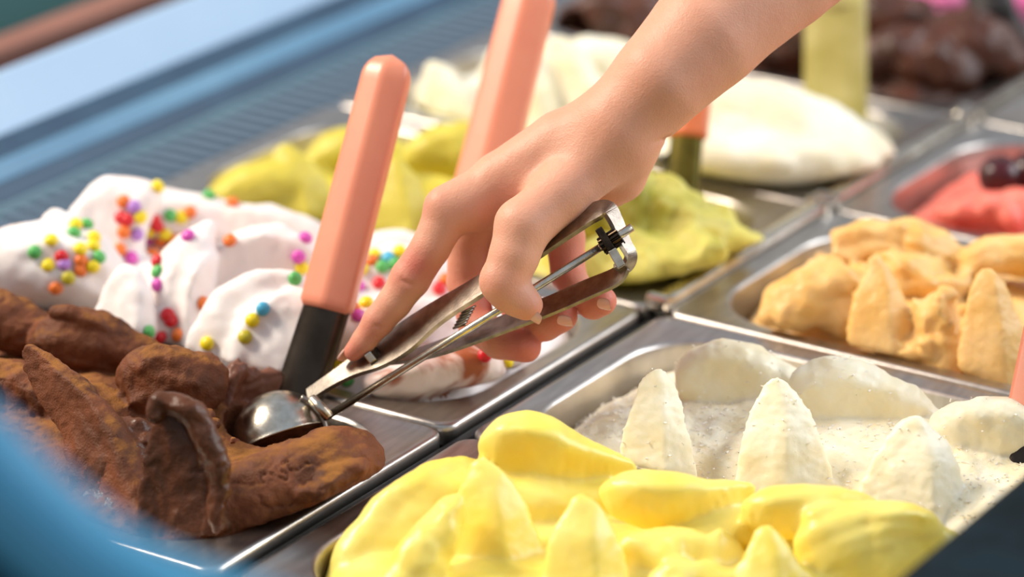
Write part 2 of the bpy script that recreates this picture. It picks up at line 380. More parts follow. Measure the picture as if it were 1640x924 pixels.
class Gel:
    """gelato in one pan: a filled base and the strokes of the spatula blended into one continuous surface, cut into its strokes as parts"""
    def __init__(self, parent, n, side, m, level=0.0, bumps=(), amp=.004, freq=30, seed=1, edge=.01, step=.002, fine=.0008, ffreq=160, it=1, crack=0):
        self.__dict__.update(locals()); self.prims = []; self.carves = []
    def p(self, anchor, pts, hw, th, m=None, twist=0.0, ends=(.25, .12), pw=2.0, k=.005, amp=.0015, freq=60, seed=0, name='petal', cuts=(), ridge=.0, rf=260, M=16):
        d0 = dep(gz(*anchor)); s = d0/F
        P = crom([at(q[0], q[1], d0+q[2]) for q in pts], M)
        T = np.gradient(P, axis=0); T /= np.linalg.norm(T, axis=1)[:, None]
        W = np.cross(T, FW); W /= np.linalg.norm(W, axis=1)[:, None]; N = np.cross(W, T)
        tw = interp(twist, M)[:, None] if np.ndim(twist) else np.full((M, 1), twist)
        W, N = W*np.cos(tw)+N*np.sin(tw), N*np.cos(tw)-W*np.sin(tw)
        t = np.linspace(0, 1, M); f = np.ones(M)
        for e_, q in ((ends[0], t), (ends[1], 1-t)):
            if e_ > 0: f = f*np.sqrt(np.clip(1-(1-np.clip(q/e_, 0, 1))**2, .03, 1))
        self.prims.append(dict(P=P, T=T, W=W, N=N, hw=interp(hw, M)*s*f, th=interp(th, M)*s*f, m=m or self.m, pw=pw, k=k, amp=amp, freq=freq, seed=seed, name=name, cuts=[(a, b, c*s) for a, b, c in cuts], ridge=ridge, rf=rf))
    def fin(self, tip, foot, W, m=None, th=.5, cl=(.30, -.95, .15), cr=(-.55, -.83, .24), tipw=.18, **kw):
        f_ = np.array(foot, float); t_ = np.array(tip, float); L = lambda q, b: tuple(f_+(t_-f_)*q+np.array([b*W, 0]))
        pts = [(*L(-.5, 0), -.006), (*L(0, 0), -.004), (*L(.35, .03), -.002), (*L(.7, .05), .002), (*L(.97, 0), .006)]
        kw.setdefault('k', .003); kw.setdefault('amp', .0007); kw.setdefault('freq', 60)
        self.p((foot[0], foot[1], 0), pts, [W*1.12, W, W*.88, W*.62, W*tipw], [W*th*1.1, W*th, W*th*.85, W*th*.6, W*th*.35], m, ends=(0, .04), cuts=[(cl[0], cl[1], cl[2]*W), (cr[0], cr[1], cr[2]*W)], **kw)
    def build(self):
        c = pan_center(self.n, self.side); st = self.step
        lo = np.array([c[0]-ox-.003, c[1]-oy-.003, -.055]); hi = np.array([c[0]+ox+.003, c[1]+oy+.003, .03])
        for q in self.prims:
            R = np.maximum(q['hw'], q['th'])[:, None]+.008
            lo = np.minimum(lo, np.maximum((q['P']-R).min(0), (c[0]-.13, c[1]-.22, -.055))); hi = np.maximum(hi, np.minimum((q['P']+R).max(0), (c[0]+.13, c[1]+.22, .2)))
        lo -= 2*st; hi += 2*st
        ax = [np.arange(lo[i], hi[i], st) for i in range(3)]
        X, Y = np.meshgrid(ax[0], ax[1], indexing='ij')
        qx, qy = np.abs(X-c[0])-(ox-.001-RAD), np.abs(Y-c[1])-(oy-.001-RAD)
        rr = np.hypot(np.maximum(qx, 0), np.maximum(qy, 0))+np.minimum(np.maximum(qx, qy), 0)-RAD          # distance to the pan opening
        e_ = 1-np.clip(1+rr/.05, 0, 1)**2.2
        h = -self.edge+(self.level+self.edge)*e_
        for (bx, by, bz, hh, rx, ry, ang) in self.bumps:
            p_ = gz(bx, by, bz); h = h+hh*np.exp(-((X-p_[0])/rx)**2-((Y-p_[1])/ry)**2)*e_
        h = h+self.amp*fbm(np.column_stack([X.ravel(), Y.ravel(), X.ravel()*0])*self.freq, 4, self.seed).reshape(X.shape)
        vals = np.maximum((ax[2][None, None]-h[..., None])*.85, rr[..., None]).astype(np.float32)
        best = vals.copy(); own = np.zeros(vals.shape, np.int16)
        for i, q in enumerate(self.prims):
            R = np.maximum(q['hw'], q['th'])[:, None]+.010
            a = [int(max(0, np.floor((v-lo[j])/st))) for j, v in enumerate((q['P']-R).min(0))]
            b = [int(min(vals.shape[j], np.ceil((v-lo[j])/st)+1)) for j, v in enumerate((q['P']+R).max(0))]
            if any(b[j]-a[j] < 2 for j in range(3)): continue
            sl = tuple(slice(a[j], b[j]) for j in range(3))
            G = np.stack(np.meshgrid(*[ax[j][a[j]:b[j]] for j in range(3)], indexing='ij'), -1).reshape(-1, 3)
            d = np.full(len(G), 9.0); ww = np.zeros(len(G)); tt = np.zeros(len(G)); P = q['P']; M = len(P); pw = q['pw']
            for j in range(M-1):
                ba = P[j+1]-P[j]; L2 = ba@ba; hraw = ((G-P[j])@ba)/L2; hh = np.clip(hraw, 0, 1)
                v = G-P[j]-hh[:, None]*ba; hw = q['hw'][j]*(1-hh)+q['hw'][j+1]*hh; th = q['th'][j]*(1-hh)+q['th'][j+1]*hh
                w_ = v@((q['W'][j]+q['W'][j+1])/2); n_ = v@((q['N'][j]+q['N'][j+1])/2); e2 = (hraw-hh)*math.sqrt(L2)
                mn = np.minimum(hw, th)
                dd = ((np.abs(w_/hw)**pw+np.abs(n_/th)**pw+np.abs(e2/mn)**pw)**(1/pw)-1)*mn
                for cw, cn, off in q['cuts']:
                    pl = w_*cw+n_*cn-off*np.clip(hw/q['hw'].max(), .3, 1); dd = -smin(-dd, -pl, .0014)
                u = dd < d; d = np.where(u, dd, d); ww = np.where(u, w_, ww); tt = np.where(u, j+hh, tt)
            near = np.abs(d) < .02
            nz = np.zeros(len(G)); nz[near] = q['amp']*fbm(G[near]*q['freq'], 3, q['seed'])
            if q['ridge']: nz[near] += q['ridge']*vnoise(np.column_stack([ww[near]*q['rf'], tt[near]*.12, ww[near]*0+q['seed']]), q['seed'])
            d = (d-nz).reshape(vals[sl].shape)
            sub = vals[sl]; vals[sl] = smin(sub, d, q['k'])
            u = d < best[sl]; best[sl] = np.where(u, d, best[sl]); own[sl] = np.where(u, i+1, own[sl])
        for (cen, r) in self.carves:
            G = np.stack(np.meshgrid(*ax, indexing='ij'), -1)-np.array(cen); vals = -smin(-vals, np.linalg.norm(G, axis=-1)-r, .002)
        lim = (rr[..., None]+.12*np.maximum(-ax[2][None, None], 0)-2.4*np.maximum(ax[2][None, None]+.001, 0)).astype(np.float32)*.38
        vals = -smin(-vals, -lim, .003); vals = np.maximum(vals, -.05-ax[2][None, None]).astype(np.float32)
        V, Q = surface_nets_vals(vals, lo, st)
        V = relax(V, Q, self.it)
        N = vnormals(V, Q)
        if self.fine: V = V+N*(self.fine*fbm(V*self.ffreq, 3, self.seed+50))[:, None]; N = vnormals(V, Q)
        if self.crack:
            c1 = vnoise(V*np.array([38, 38, 60])+.25*vnoise(V*200, 3)[:, None], 77); c2 = vnoise(V*np.array([90, 60, 110]), 78)
            ms = np.clip(vnoise(V*22, 79)*2.2+.25, 0, 1)
            V = V-N*(self.crack*(np.exp(-(c1/.07)**2)+.5*np.exp(-(c2/.10)**2))*ms)[:, None]+N*(self.crack*.35*np.abs(vnoise(V*150, 80)))[:, None]*ms[:, None]; N = vnormals(V, Q)
        gi = np.clip(np.round((V-N*st-lo)/st).astype(int), 0, np.array(vals.shape)-1); vo = own[gi[:, 0], gi[:, 1], gi[:, 2]]
        fo = vo[Q[:, 0]]; keep = V[Q].mean(1)[:, 2] > -.044; self.V, self.Q = V, Q; out = []
        for i in range(len(self.prims)+1):
            Qi = Q[(fo == i) & keep]
            if len(Qi) < 3: continue
            u, inv = np.unique(Qi, return_inverse=True)
            nm, m_ = ('base', self.m) if i == 0 else (self.prims[i-1]['name'], self.prims[i-1]['m'])
            out.append(quads(nm, V[u], inv.reshape(Qi.shape), m_, self.parent, N[u]))
        return out

def fixn(o):
    import bmesh
    b = bmesh.new(); b.from_mesh(o.data); bmesh.ops.recalc_face_normals(b, faces=b.faces); b.to_mesh(o.data); b.free(); return o

# ------------------------------------------------------------------ scoop position, needed for the hollow it has carved
DH = 1.925                                        # distance of scoop and hand from the camera
PXM = DH/F
def DT(px): return DH-.045*min(1.15, max(0.0, (px-480.0)/520.0))   # the handle comes a little towards the viewer
BOWL_C = at(450, 703, DH); BOWL_R = 78*PXM

# ------------------------------------------------------------------ chocolate gelato
g = empty('chocolate_gelato', pan_center(-1, 1)); tag(g, 'brown chocolate gelato dusted with cocoa, the scoop sunk into it', 'gelato', 'gelato in the pans')
CHOC_G = g
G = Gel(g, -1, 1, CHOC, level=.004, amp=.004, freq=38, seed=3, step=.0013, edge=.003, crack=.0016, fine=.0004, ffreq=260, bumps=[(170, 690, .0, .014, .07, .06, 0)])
A = (300, 850, 0.0)
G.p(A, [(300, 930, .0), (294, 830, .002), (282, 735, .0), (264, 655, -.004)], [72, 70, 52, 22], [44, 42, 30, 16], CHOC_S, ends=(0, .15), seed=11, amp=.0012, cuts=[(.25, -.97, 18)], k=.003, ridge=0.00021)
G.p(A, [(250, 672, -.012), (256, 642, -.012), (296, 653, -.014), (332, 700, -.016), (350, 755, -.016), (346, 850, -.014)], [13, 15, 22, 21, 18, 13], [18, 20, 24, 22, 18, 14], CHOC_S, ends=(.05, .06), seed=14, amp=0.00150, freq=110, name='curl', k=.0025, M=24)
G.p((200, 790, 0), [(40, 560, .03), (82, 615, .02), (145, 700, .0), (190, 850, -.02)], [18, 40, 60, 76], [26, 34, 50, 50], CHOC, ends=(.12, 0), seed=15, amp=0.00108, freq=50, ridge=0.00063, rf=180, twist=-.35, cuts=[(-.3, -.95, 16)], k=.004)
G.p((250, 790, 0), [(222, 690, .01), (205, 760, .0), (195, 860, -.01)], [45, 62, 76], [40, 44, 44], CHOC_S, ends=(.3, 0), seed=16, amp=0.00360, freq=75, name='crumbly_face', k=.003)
G.p((150, 640, 0), [(60, 545, .02), (120, 546, .02), (190, 560, .02), (262, 572, .02)], [36, 56, 46, 18], [46, 52, 40, 18], CHOC, ends=(.2, .12), seed=17, amp=0.00132, freq=60, ridge=0.00077, pw=1.8, k=.003)
G.p((150, 640, 0), [(82, 500, .012), (115, 502, .008), (175, 528, .008)], [12, 14, 11], [16, 18, 14], CHOC, ends=(.25, .2), seed=18, amp=.0012, name='curl', k=.002)
G.p((290, 700, 0), [(224, 622, .01), (260, 606, .005), (298, 610, .004), (322, 622, .006)], [44, 56, 56, 48], [50, 56, 50, 40], CHOC, ends=(.2, .06), seed=19, amp=0.00210, freq=70, ridge=0.00070, pw=2.4, k=.003)
G.p((0, 620, 0), [(-95, 500, .02), (-20, 508, .02), (40, 530, .02), (92, 562, .02)], [40, 46, 44, 24], [46, 48, 44, 24], CHOC, ends=(.25, .2), seed=20, amp=.002, ridge=0.00070, k=.003)
G.p((30, 700, 0), [(-60, 600, .03), (20, 612, .02), (110, 650, .01), (210, 672, .01)], [30, 36, 34, 28], [60, 60, 60, 50], CHOC, ends=(.25, .2), seed=21, amp=.003, k=.008)
G.p((470, 810, 0), [(340, 808, -.004), (430, 794, -.006), (510, 766, .0), (562, 742, .012), (590, 734, .018)], [64, 72, 76, 62, 30], [60, 66, 62, 50, 30], CHOC, ends=(.12, .12), seed=22, amp=.0014, freq=60, ridge=.0009, rf=150, name='scraped_mound', k=.008, M=22)
G.p((470, 770, 0), [(420, 752, -.004), (470, 735, -.002), (530, 708, .006), (585, 705, .018)], [20, 22, 26, 18], [30, 30, 28, 22], CHOC, ends=(.3, .2), seed=25, amp=.0016, freq=70, ridge=.001, rf=200, name='scraped_mound', k=.003)
G.p((440, 850, 0), [(470, 800, .0), (520, 776, .004), (585, 738, .014)], [12, 20, 14], [24, 26, 20], CHOC, ends=(.3, .2), seed=23, amp=.0018, freq=80, ridge=.001, rf=200, name='scraped_mound', k=.003)
G.p((450, 703, 0), [(366, 618, .026), (386, 622, .044), (440, 642, .056), (505, 662, .058), (565, 692, .046)], [48, 48, 48, 42, 30], [13, 15, 18, 18, 16], CHOC_C, ends=(.02, .05), seed=24, amp=0.00096, freq=120, name='cut_wall', k=.004, pw=3, M=22)
for x, y, r, sd in ((334, 668, 12, 1), (345, 680, 9, 2), (225, 705, 10, 3), (235, 725, 8, 4), (372, 706, 7, 5)):
    G.p((x, y+60, 0), [(x-r*.5, y, 0), (x, y-1, 0), (x+r*.5, y+1, 0)], [r*.9]*3, [r*.9]*3, CHOC, ends=(.5, .5), seed=30+sd, amp=0.00120, freq=150, name='crumb', k=.002, M=6)
G.carves = [(BOWL_C, BOWL_R*1.01), (BOWL_C+RT*.010+UP*.008, BOWL_R*1.0), (BOWL_C-RT*.004+UP*.006-FW*.008, BOWL_R*1.02)]
G.build()

# ------------------------------------------------------------------ lemon gelato
g = empty('lemon_gelato', pan_center(-1, -1)); tag(g, 'smooth yellow lemon gelato in rounded petals in the foreground', 'gelato', 'gelato in the pans')
G = Gel(g, -1, -1, LEMON, level=.001, amp=.003, freq=22, seed=5, step=.002, fine=.0003, ffreq=120, it=2, bumps=[])
G.p((880, 810, .0), [(775, 722, .0), (838, 716, -.008), (925, 742, -.004), (1018, 750, .0)], [24, 58, 44, 10], [44, 66, 52, 20], ends=(.3, .08), seed=41, amp=.0012, freq=30, cuts=[(-.5, -.86, 34)], k=.003)
G.p((880, 850, .0), [(770, 780, .02), (840, 806, .02), (920, 806, .02), (1000, 784, .012)], [26, 44, 36, 16], [40, 50, 46, 20], ends=(.3, .2), seed=42, amp=.001, k=.008)
G.fin((764, 736), (800, 890), 92, seed=43)
G.p((640, 860, .0), [(780, 745, .03), (710, 785, .01), (640, 850, .0), (575, 940, -.01)], [22, 50, 64, 58], [50, 60, 60, 50], ends=(.25, .1), seed=44, amp=.0025, freq=30, ridge=.0015, rf=120, k=.003, cuts=[(-.2, -.95, 40)])
G.p((640, 910, .0), [(735, 800, .0), (690, 870, -.01), (640, 970, -.02)], [20, 42, 60], [36, 40, 40], ends=(.25, .1), seed=45, amp=.003, freq=60, k=.003)
G.p((1080, 860, .0), [(968, 790, .0), (1035, 800, -.01), (1120, 800, -.008), (1210, 782, .0)], [26, 48, 38, 8], [34, 48, 42, 16], ends=(.25, .08), seed=46, amp=.001, cuts=[(-.5, -.86, 28)], k=.003)
G.p((1080, 920, .0), [(990, 875, .012), (1080, 888, .01), (1190, 878, .012)], [30, 44, 30], [40, 46, 40], ends=(.3, .2), seed=47, amp=.003, k=.008)
G.fin((924, 792), (946, 935), 86, seed=48)
G.p((1280, 890, .0), [(1190, 815, .0), (1250, 820, -.01), (1330, 815, -.008), (1405, 812, .0)], [24, 44, 36, 12], [34, 46, 42, 16], ends=(.3, .1), seed=49, amp=.001, cuts=[(-.5, -.86, 26)], k=.003)
G.fin((1222, 846), (1240, 960), 76, seed=50)
G.p((1350, 930, .0), [(1290, 900, .0), (1350, 865, .0), (1420, 848, .005), (1490, 855, .01)], [40, 60, 50, 30], [44, 54, 50, 30], ends=(.3, .2), seed=51, amp=.003, freq=40, ridge=.0015, k=.006)
G.p((1100, 990, .0), [(1030, 965, .03), (1100, 952, .03), (1200, 960, .03), (1330, 960, .02)], [40, 52, 50, 40], [44, 54, 50, 40], ends=(.3, .2), seed=52, amp=.004, freq=40, ridge=.0015, k=.008)
G.p((1190, 868, .0), [(1080, 856, .0), (1180, 846, .0), (1300, 856, .0)], [22, 34, 26], [40, 46, 40], ends=(.25, .25), seed=53, amp=.0015, k=.006)
G.p((1400, 940, .0), [(1270, 945, .01), (1380, 915, .01), (1470, 890, .015), (1540, 880, .02)], [44, 56, 50, 36], [50, 56, 50, 36], ends=(.25, .2), seed=54, amp=.0025, freq=40, k=.006)
G.build()

# ------------------------------------------------------------------ coconut gelato
g = empty('coconut_gelato', pan_center(0, -1)); tag(g, 'white coconut gelato in upright fins with shredded coconut between', 'gelato', 'gelato in the pans')
G = Gel(g, 0, -1, COCO_B, level=-.003, amp=.003, freq=45, seed=6, edge=.026, step=.0016, fine=.00028, ffreq=300, bumps=[(1240, 720, .0, .010, .10, .10, 0), (1560, 760, 0, .012, .08, .08, 0)])
FINC = [(.36, -.93, 15), (-.5, -.87, 20)]
G.fin((1048, 588), (1056, 755), 74, COCO, seed=61, tipw=.34)
G.p((1195, 650, .0), [(1118, 612, .0), (1160, 600, -.004), (1230, 618, -.004), (1305, 660, .0)], [46, 58, 50, 16], [40, 46, 44, 30], COCO, ends=(.05, .08), seed=62, amp=.0016, freq=70, cuts=[(-.35, -.93, 32)], k=.0025, pw=2.3)
G.fin((1241, 606), (1254, 790), 92, COCO, seed=63, cl=(.36, -.93, .15), cr=(-.40, -.92, .22))
G.p((1385, 690, .0), [(1296, 650, .0), (1335, 632, -.004), (1415, 652, -.004), (1530, 698, .0)], [44, 60, 54, 12], [40, 46, 44, 20], COCO, ends=(.08, .06), seed=64, amp=.0016, freq=65, cuts=[(-.35, -.93, 34)], k=.0025, pw=2.2)
G.fin((1456, 672), (1464, 820), 104, COCO, seed=65, tipw=.32, cr=(-.6, -.8, .40), amp=.001)
G.p((1585, 745, .0), [(1528, 700, .0), (1565, 690, -.004), (1640, 700, -.004), (1720, 720, .0)], [48, 56, 52, 30], [40, 46, 44, 30], COCO, ends=(.05, .14), seed=66, amp=.0016, freq=70, cuts=[(-.3, -.95, 34)], k=.0025, pw=2.3)
cb = G.build()
# shredded coconut
def shreds(parent, objs, cnt, L=(.0012, .0045), r=.00036):
    V0 = np.vstack([np.array([v.co[:] for v in o.data.vertices]) for o in objs]); V0 = V0[V0[:, 2] > -.03]
    P = V0[rng.integers(0, len(V0), cnt)]+rng.normal(0, .0012, (cnt, 3))*np.array([1, 1, .2])
    D = rng.normal(0, 1, (cnt, 3)); D[:, 2] = np.abs(D[:, 2])*.3; D /= np.linalg.norm(D, axis=1)[:, None]; l = rng.uniform(*L, cnt)[:, None]
    A_ = np.cross(D, (0, 0, 1.0)); A_ /= np.linalg.norm(A_, axis=1)[:, None]+1e-9; B_ = np.cross(D, A_)
    Vs = np.stack([P+D*l*q+(A_*math.cos(s)+B_*math.sin(s))*rr for q, rr in ((0, r*1.6), (1, r)) for s in (0, 2.1, 4.2)], 1).reshape(-1, 3)
    k = (np.arange(cnt)*6)[:, None]
    Q = np.concatenate([k+np.array(f) for f in ((0, 1, 4, 3), (1, 2, 5, 4), (2, 0, 3, 5))])
    o = quads('coconut_shreds', Vs, Q[:, ::-1], COCO_R, parent); o['kind'] = 'stuff'
    o.data.polygons.foreach_set('use_smooth', np.zeros(len(Q), bool)); return o
shreds(g, cb[:1], 2600, (.0008, .0026)); shreds(g, cb[1:], 260, (.0008, .002))

# ------------------------------------------------------------------ caramel gelato
g = empty('caramel_gelato', pan_center(1, -1)); tag(g, 'golden caramel-coloured gelato with two pointed fins', 'gelato', 'gelato in the pans')
G = Gel(g, 1, -1, MANGO, level=0, amp=.005, freq=40, seed=7, edge=.028, step=.0022, fine=.0004, ffreq=200, bumps=[(1420, 520, 0, .012, .10, .08, 0)])
G.p((1440, 480, 0), [(1345, 394, .0), (1410, 386, .0), (1480, 408, .0), (1545, 430, .0)], [28, 42, 42, 26], [40, 44, 44, 30], ends=(.08, .15), seed=71, amp=.003, freq=70, ridge=.0015, pw=2.5, k=.004)
G.p((1440, 500, 0), [(1360, 450, .0), (1440, 450, .0), (1540, 460, .0)], [30, 40, 30], [44, 44, 40], ends=(.25, .2), seed=72, amp=.005, freq=70)
G.fin((1401, 404), (1420, 565), 70, seed=73)
G.fin((1581, 426), (1600, 595), 76, seed=74)
G.p((1600, 490, 0), [(1540, 430, .0), (1590, 410, .0), (1660, 410, .0), (1740, 430, .0)], [20, 32, 36, 24], [40, 44, 44, 30], ends=(.2, .2), seed=75, amp=.002, ridge=.0015, k=.004)
G.p((1290, 530, 0), [(1225, 520, .0), (1275, 484, .0), (1330, 474, .0), (1390, 505, 0)], [16, 44, 56, 40], [40, 46, 44, 30], ends=(.25, .2), seed=76, amp=.004, freq=70, k=.006)
G.p((1500, 570, 0), [(1500, 640, .0), (1500, 550, .0), (1510, 470, .0)], [40, 46, 36], [34, 36, 36], ends=(0, .3), seed=77, amp=.006, freq=80)
for i, (x, y, r) in enumerate(((1312, 424, 16), (1312, 462, 19), (1497, 462, 19), (1535, 452, 17), (1345, 442, 17), (1475, 500, 13), (1540, 500, 15))):
    G.p((x, y+40, 0), [(x-r*.4, y, .0), (x, y-1, 0), (x+r*.4, y, 0)], [r]*3, [r]*3, ends=(.5, .5), seed=80+i, amp=.0025, freq=110, name='lump', k=.003, M=6)
G.build()

# ------------------------------------------------------------------ strawberry gelato
g = empty('strawberry_gelato', pan_center(2, -1)); tag(g, 'coral red strawberry gelato with dark cherries on top', 'gelato', 'gelato in the pans')
G = Gel(g, 2, -1, BERRY, level=-.002, amp=.004, freq=35, seed=8, edge=.028, step=.0028, fine=.0006)
G.p((1580, 345, 0), [(1490, 346, .0), (1540, 338, .0), (1620, 336, .0), (1720, 346, .0)], [10, 26, 30, 26], [40, 50, 50, 40], ends=(.25, .2), seed=91, amp=.004, k=.008)
G.p((1640, 340, 0), [(1560, 326, .03), (1640, 318, .03), (1740, 322, .03)], [20, 30, 26], [40, 44, 40], ends=(.25, .2), seed=92, amp=.004, k=.008)
G.build()
def cherry(px, py, z, r, lab):
    p = gz(px, py, z); t = empty('cherry', p); tag(t, lab, 'cherry', 'cherries on the strawberry gelato')
    n, k = 18, 24; V = []
    for i in range(n):
        a = math.pi*i/(n-1)
        for j in range(k):
            b = 2*math.pi*j/k; rr = r*(1+.05*math.cos(b)); q = math.cos(a)
            V.append((p[0]+rr*math.sin(a)*math.cos(b), p[1]+rr*math.sin(a)*math.sin(b), p[2]+r*.95*q-(.25*r*math.exp(-(a/.35)**2))))
    mesh('flesh', V, grid_faces(n, k, flip=True), CHERRY, t)
    V, Fc = tube_w([p+np.array([0, 0, r*.62]), p+np.array([.001, 0, r*.8]), p+np.array([.003, .001, r*.95])], .0009, 8); mesh('stem_stub', V, Fc, CHERRY, t)
cherry(1602, 283, .016, .0150, 'dark red cherry at the left on the strawberry gelato')
cherry(1652, 276, .018, .0150, 'dark red cherry at the right edge on the strawberry gelato')

# ------------------------------------------------------------------ pistachio gelato
g = empty('pistachio_gelato', pan_center(1, 1)); tag(g, 'green-yellow pistachio gelato behind the sprinkled white gelato and the hand', 'gelato', 'gelato in the pans')
G = Gel(g, 1, 1, PISTA, level=.004, amp=.005, freq=30, seed=9, edge=.026, step=.0025, fine=.0005, bumps=[(1080, 420, .02, .014, .06, .06, 0)])
G.fin((450, 232), (490, 352), 72, seed=101)
G.p((390, 345, 0), [(325, 335, 0), (375, 310, 0), (430, 290, 0), (480, 305, 0)], [18, 34, 36, 24], [36, 44, 44, 30], ends=(.3, .2), seed=102)
G.p((560, 300, 0), [(480, 280, .02), (550, 240, .02), (620, 255, .02), (680, 275, .02)], [26, 38, 36, 26], [40, 44, 44, 30], ends=(.3, .2), seed=103)
G.fin((625, 250), (650, 378), 76, seed=104)
G.p((740, 340, 0), [(650, 265, .01), (710, 240, .01), (780, 255, .01), (850, 295, .01)], [24, 42, 44, 30], [40, 44, 44, 30], ends=(.3, .2), seed=105)
G.p((800, 390, 0), [(800, 450, 0), (790, 355, 0), (780, 290, 0)], [80, 70, 40], [40, 40, 30], ends=(0, .2), seed=106)
G.p((1080, 420, 0), [(930, 350, .02), (1010, 340, .01), (1100, 365, .0), (1180, 395, .0), (1232, 395, .0)], [50, 62, 60, 36, 14], [60, 64, 60, 44, 24], PISTA_G, ends=(.2, .12), seed=107, amp=.005, freq=60, k=.008, M=22)
G.p((1050, 450, 0), [(940, 430, .0), (1010, 425, .0), (1100, 420, .0), (1170, 410, .0)], [40, 46, 42, 22], [50, 54, 50, 34], PISTA_G, ends=(.2, .2), seed=108, amp=.005, freq=60, k=.01)
G.build()

# ------------------------------------------------------------------ smooth white gelato
g = empty('cream_gelato', pan_center(2, 1)); tag(g, 'smooth ivory white gelato behind the wrist and forearm', 'gelato', 'gelato in the pans')
G = Gel(g, 2, 1, CREAM, level=.004, amp=.004, freq=25, seed=10, edge=.02, step=.003, fine=.0004, bumps=[(1230, 250, .02, .014, .07, .09, 0)])
G.p((720, 230, 0), [(725, 280, 0), (720, 200, 0), (705, 150, 0), (690, 104, 0)], [90, 76, 50, 16], [44, 44, 34, 14], ends=(0, .12), seed=111, cuts=[(.5, -.86, 20)])
G.p((830, 240, 0), [(830, 300, 0), (830, 190, 0), (815, 120, 0), (800, 62, 0)], [90, 80, 56, 16], [44, 44, 34, 14], ends=(0, .12), seed=112, cuts=[(.5, -.86, 20)])
G.p((940, 210, 0), [(870, 110, 0), (930, 95, 0), (1010, 115, 0), (1090, 155, 0)], [24, 36, 44, 40], [44, 50, 50, 40], ends=(.25, .2), seed=113)
G.p((930, 240, 0), [(930, 300, 0), (925, 195, 0), (905, 125, 0), (892, 62, 0)], [90, 80, 52, 16], [44, 44, 34, 14], ends=(0, .12), seed=114, cuts=[(.5, -.86, 20)])
G.p((1190, 270, 0), [(1040, 225, .0), (1130, 200, .0), (1230, 198, .0), (1330, 225, .0), (1445, 262, .0)], [66, 70, 66, 54, 16], [80, 84, 80, 66, 26], ends=(.2, .12), seed=115, amp=.0015, k=.012, M=22)
G.p((1190, 295, 0), [(1040, 265, .0), (1150, 255, .0), (1280, 262, .0), (1420, 268, .0)], [40, 46, 42, 24], [60, 64, 60, 36], ends=(.2, .2), seed=116, amp=.0015, k=.014)
G.p((1140, 240, 0), [(1120, 270, .0), (1132, 200, .0), (1148, 128, .0)], [60, 52, 22], [40, 40, 24], ends=(0, .2), seed=117, k=.008)
G.build()

# ------------------------------------------------------------------ brown and pink gelato at the back
g = empty('dark_chocolate_gelato', pan_center(3, 1)); tag(g, 'dark brown gelato at the back behind the forearm', 'gelato', 'gelato in the pans')
G = Gel(g, 3, 1, CHOC_B, level=.004, amp=.005, freq=30, seed=12, edge=.02, step=.003, fine=.0006)
for i, (a, p, hwv) in enumerate((
        ((980, 90, 0), [(890, 50, 0), (960, 25, 0), (1030, 35, 0), (1100, 60, 0)], [24, 40, 40, 30]),
        ((1100, 80, 0), [(1040, 30, 0), (1110, 0, 0), (1200, 15, 0)], [30, 40, 40]),
        ((1270, 110, 0), [(1210, 80, 0), (1270, 60, 0), (1340, 75, 0)], [30, 44, 40]),
        ((1440, 130, 0), [(1370, 110, 0), (1430, 85, 0), (1500, 100, 0), (1560, 125, 0)], [26, 46, 46, 26]),
        ((1550, 120, 0), [(1470, 70, 0), (1540, 60, 0), (1600, 85, 0), (1640, 115, 0)], [30, 46, 44, 22]),
        ((1420, 80, 0), [(1350, 50, 0), (1410, 30, 0), (1490, 40, 0)], [30, 44, 36]))):
    G.p(a, p, hwv, [v*1.1 for v in hwv], ends=(.25, .2), seed=120+i, amp=.004)
G.build()
g = empty('pink_gelato', pan_center(4, 1)); tag(g, 'pink gelato at the far upper right corner', 'gelato', 'gelato in the pans')
G = Gel(g, 4, 1, MAGENTA_G, level=.006, amp=.005, freq=30, seed=13, edge=.01, step=.0035, fine=.0005)
for i, (x, y) in enumerate(((1420, 12), (1530, 14), (1640, 22))):
    G.p((x, y+10, 0), [(x-70, y+5, 0), (x, y-12, 0), (x+70, y+5, 0)], [18, 30, 18], [30, 36, 30], ends=(.3, .3), seed=130+i, amp=.002)
G.build()

# ------------------------------------------------------------------ white gelato with sprinkles
g = empty('meringue_gelato', pan_center(0, 1)); tag(g, 'swirled white and pale pink gelato covered in candy sprinkles', 'gelato', 'gelato in the pans')
G = Gel(g, 0, 1, MERI, level=.014, amp=.005, freq=28, seed=14, edge=.015, step=.0022, fine=.0004, ffreq=90, it=2, bumps=[(300, 450, .03, .014, .08, .08, 0)])
def md(*a, **k):
    k.setdefault('k', .006); k.setdefault('rf', 110); G.p(*a, **k)
md((110, 510, 0), [(-60, 460, 0), (20, 432, 0), (100, 425, 0), (170, 460, 0)], [50, 66, 72, 60], [70, 80, 80, 60], MERI, ends=(.25, .2), seed=141, ridge=.003)
md((110, 490, 0), [(110, 480, 0), (96, 405, 0), (90, 340, .005)], [90, 58, 12], [50, 40, 16], MERI, ends=(0, .1), seed=142, cuts=[(.3, -.95, 20)])
md((230, 470, .0), [(150, 480, 0), (165, 395, 0), (195, 335, 0), (245, 300, 0)], [56, 66, 54, 14], [60, 64, 54, 22], MERI, ends=(.1, .1), seed=143, ridge=.003, cuts=[(0, -1, 34)])
md((280, 450, .0), [(190, 340, .02), (250, 342, .02), (330, 356, .02), (410, 380, .02)], [40, 44, 44, 36], [60, 60, 56, 40], MERI, ends=(.25, .2), seed=144, ridge=.003)
md((300, 550, .0), [(270, 600, 0), (275, 510, 0), (290, 425, 0), (335, 365, .01)], [60, 60, 52, 20], [54, 54, 44, 24], MERI, ends=(0, .16), seed=145, ridge=.003, twist=.3, cuts=[(.5, -.86, 24)])
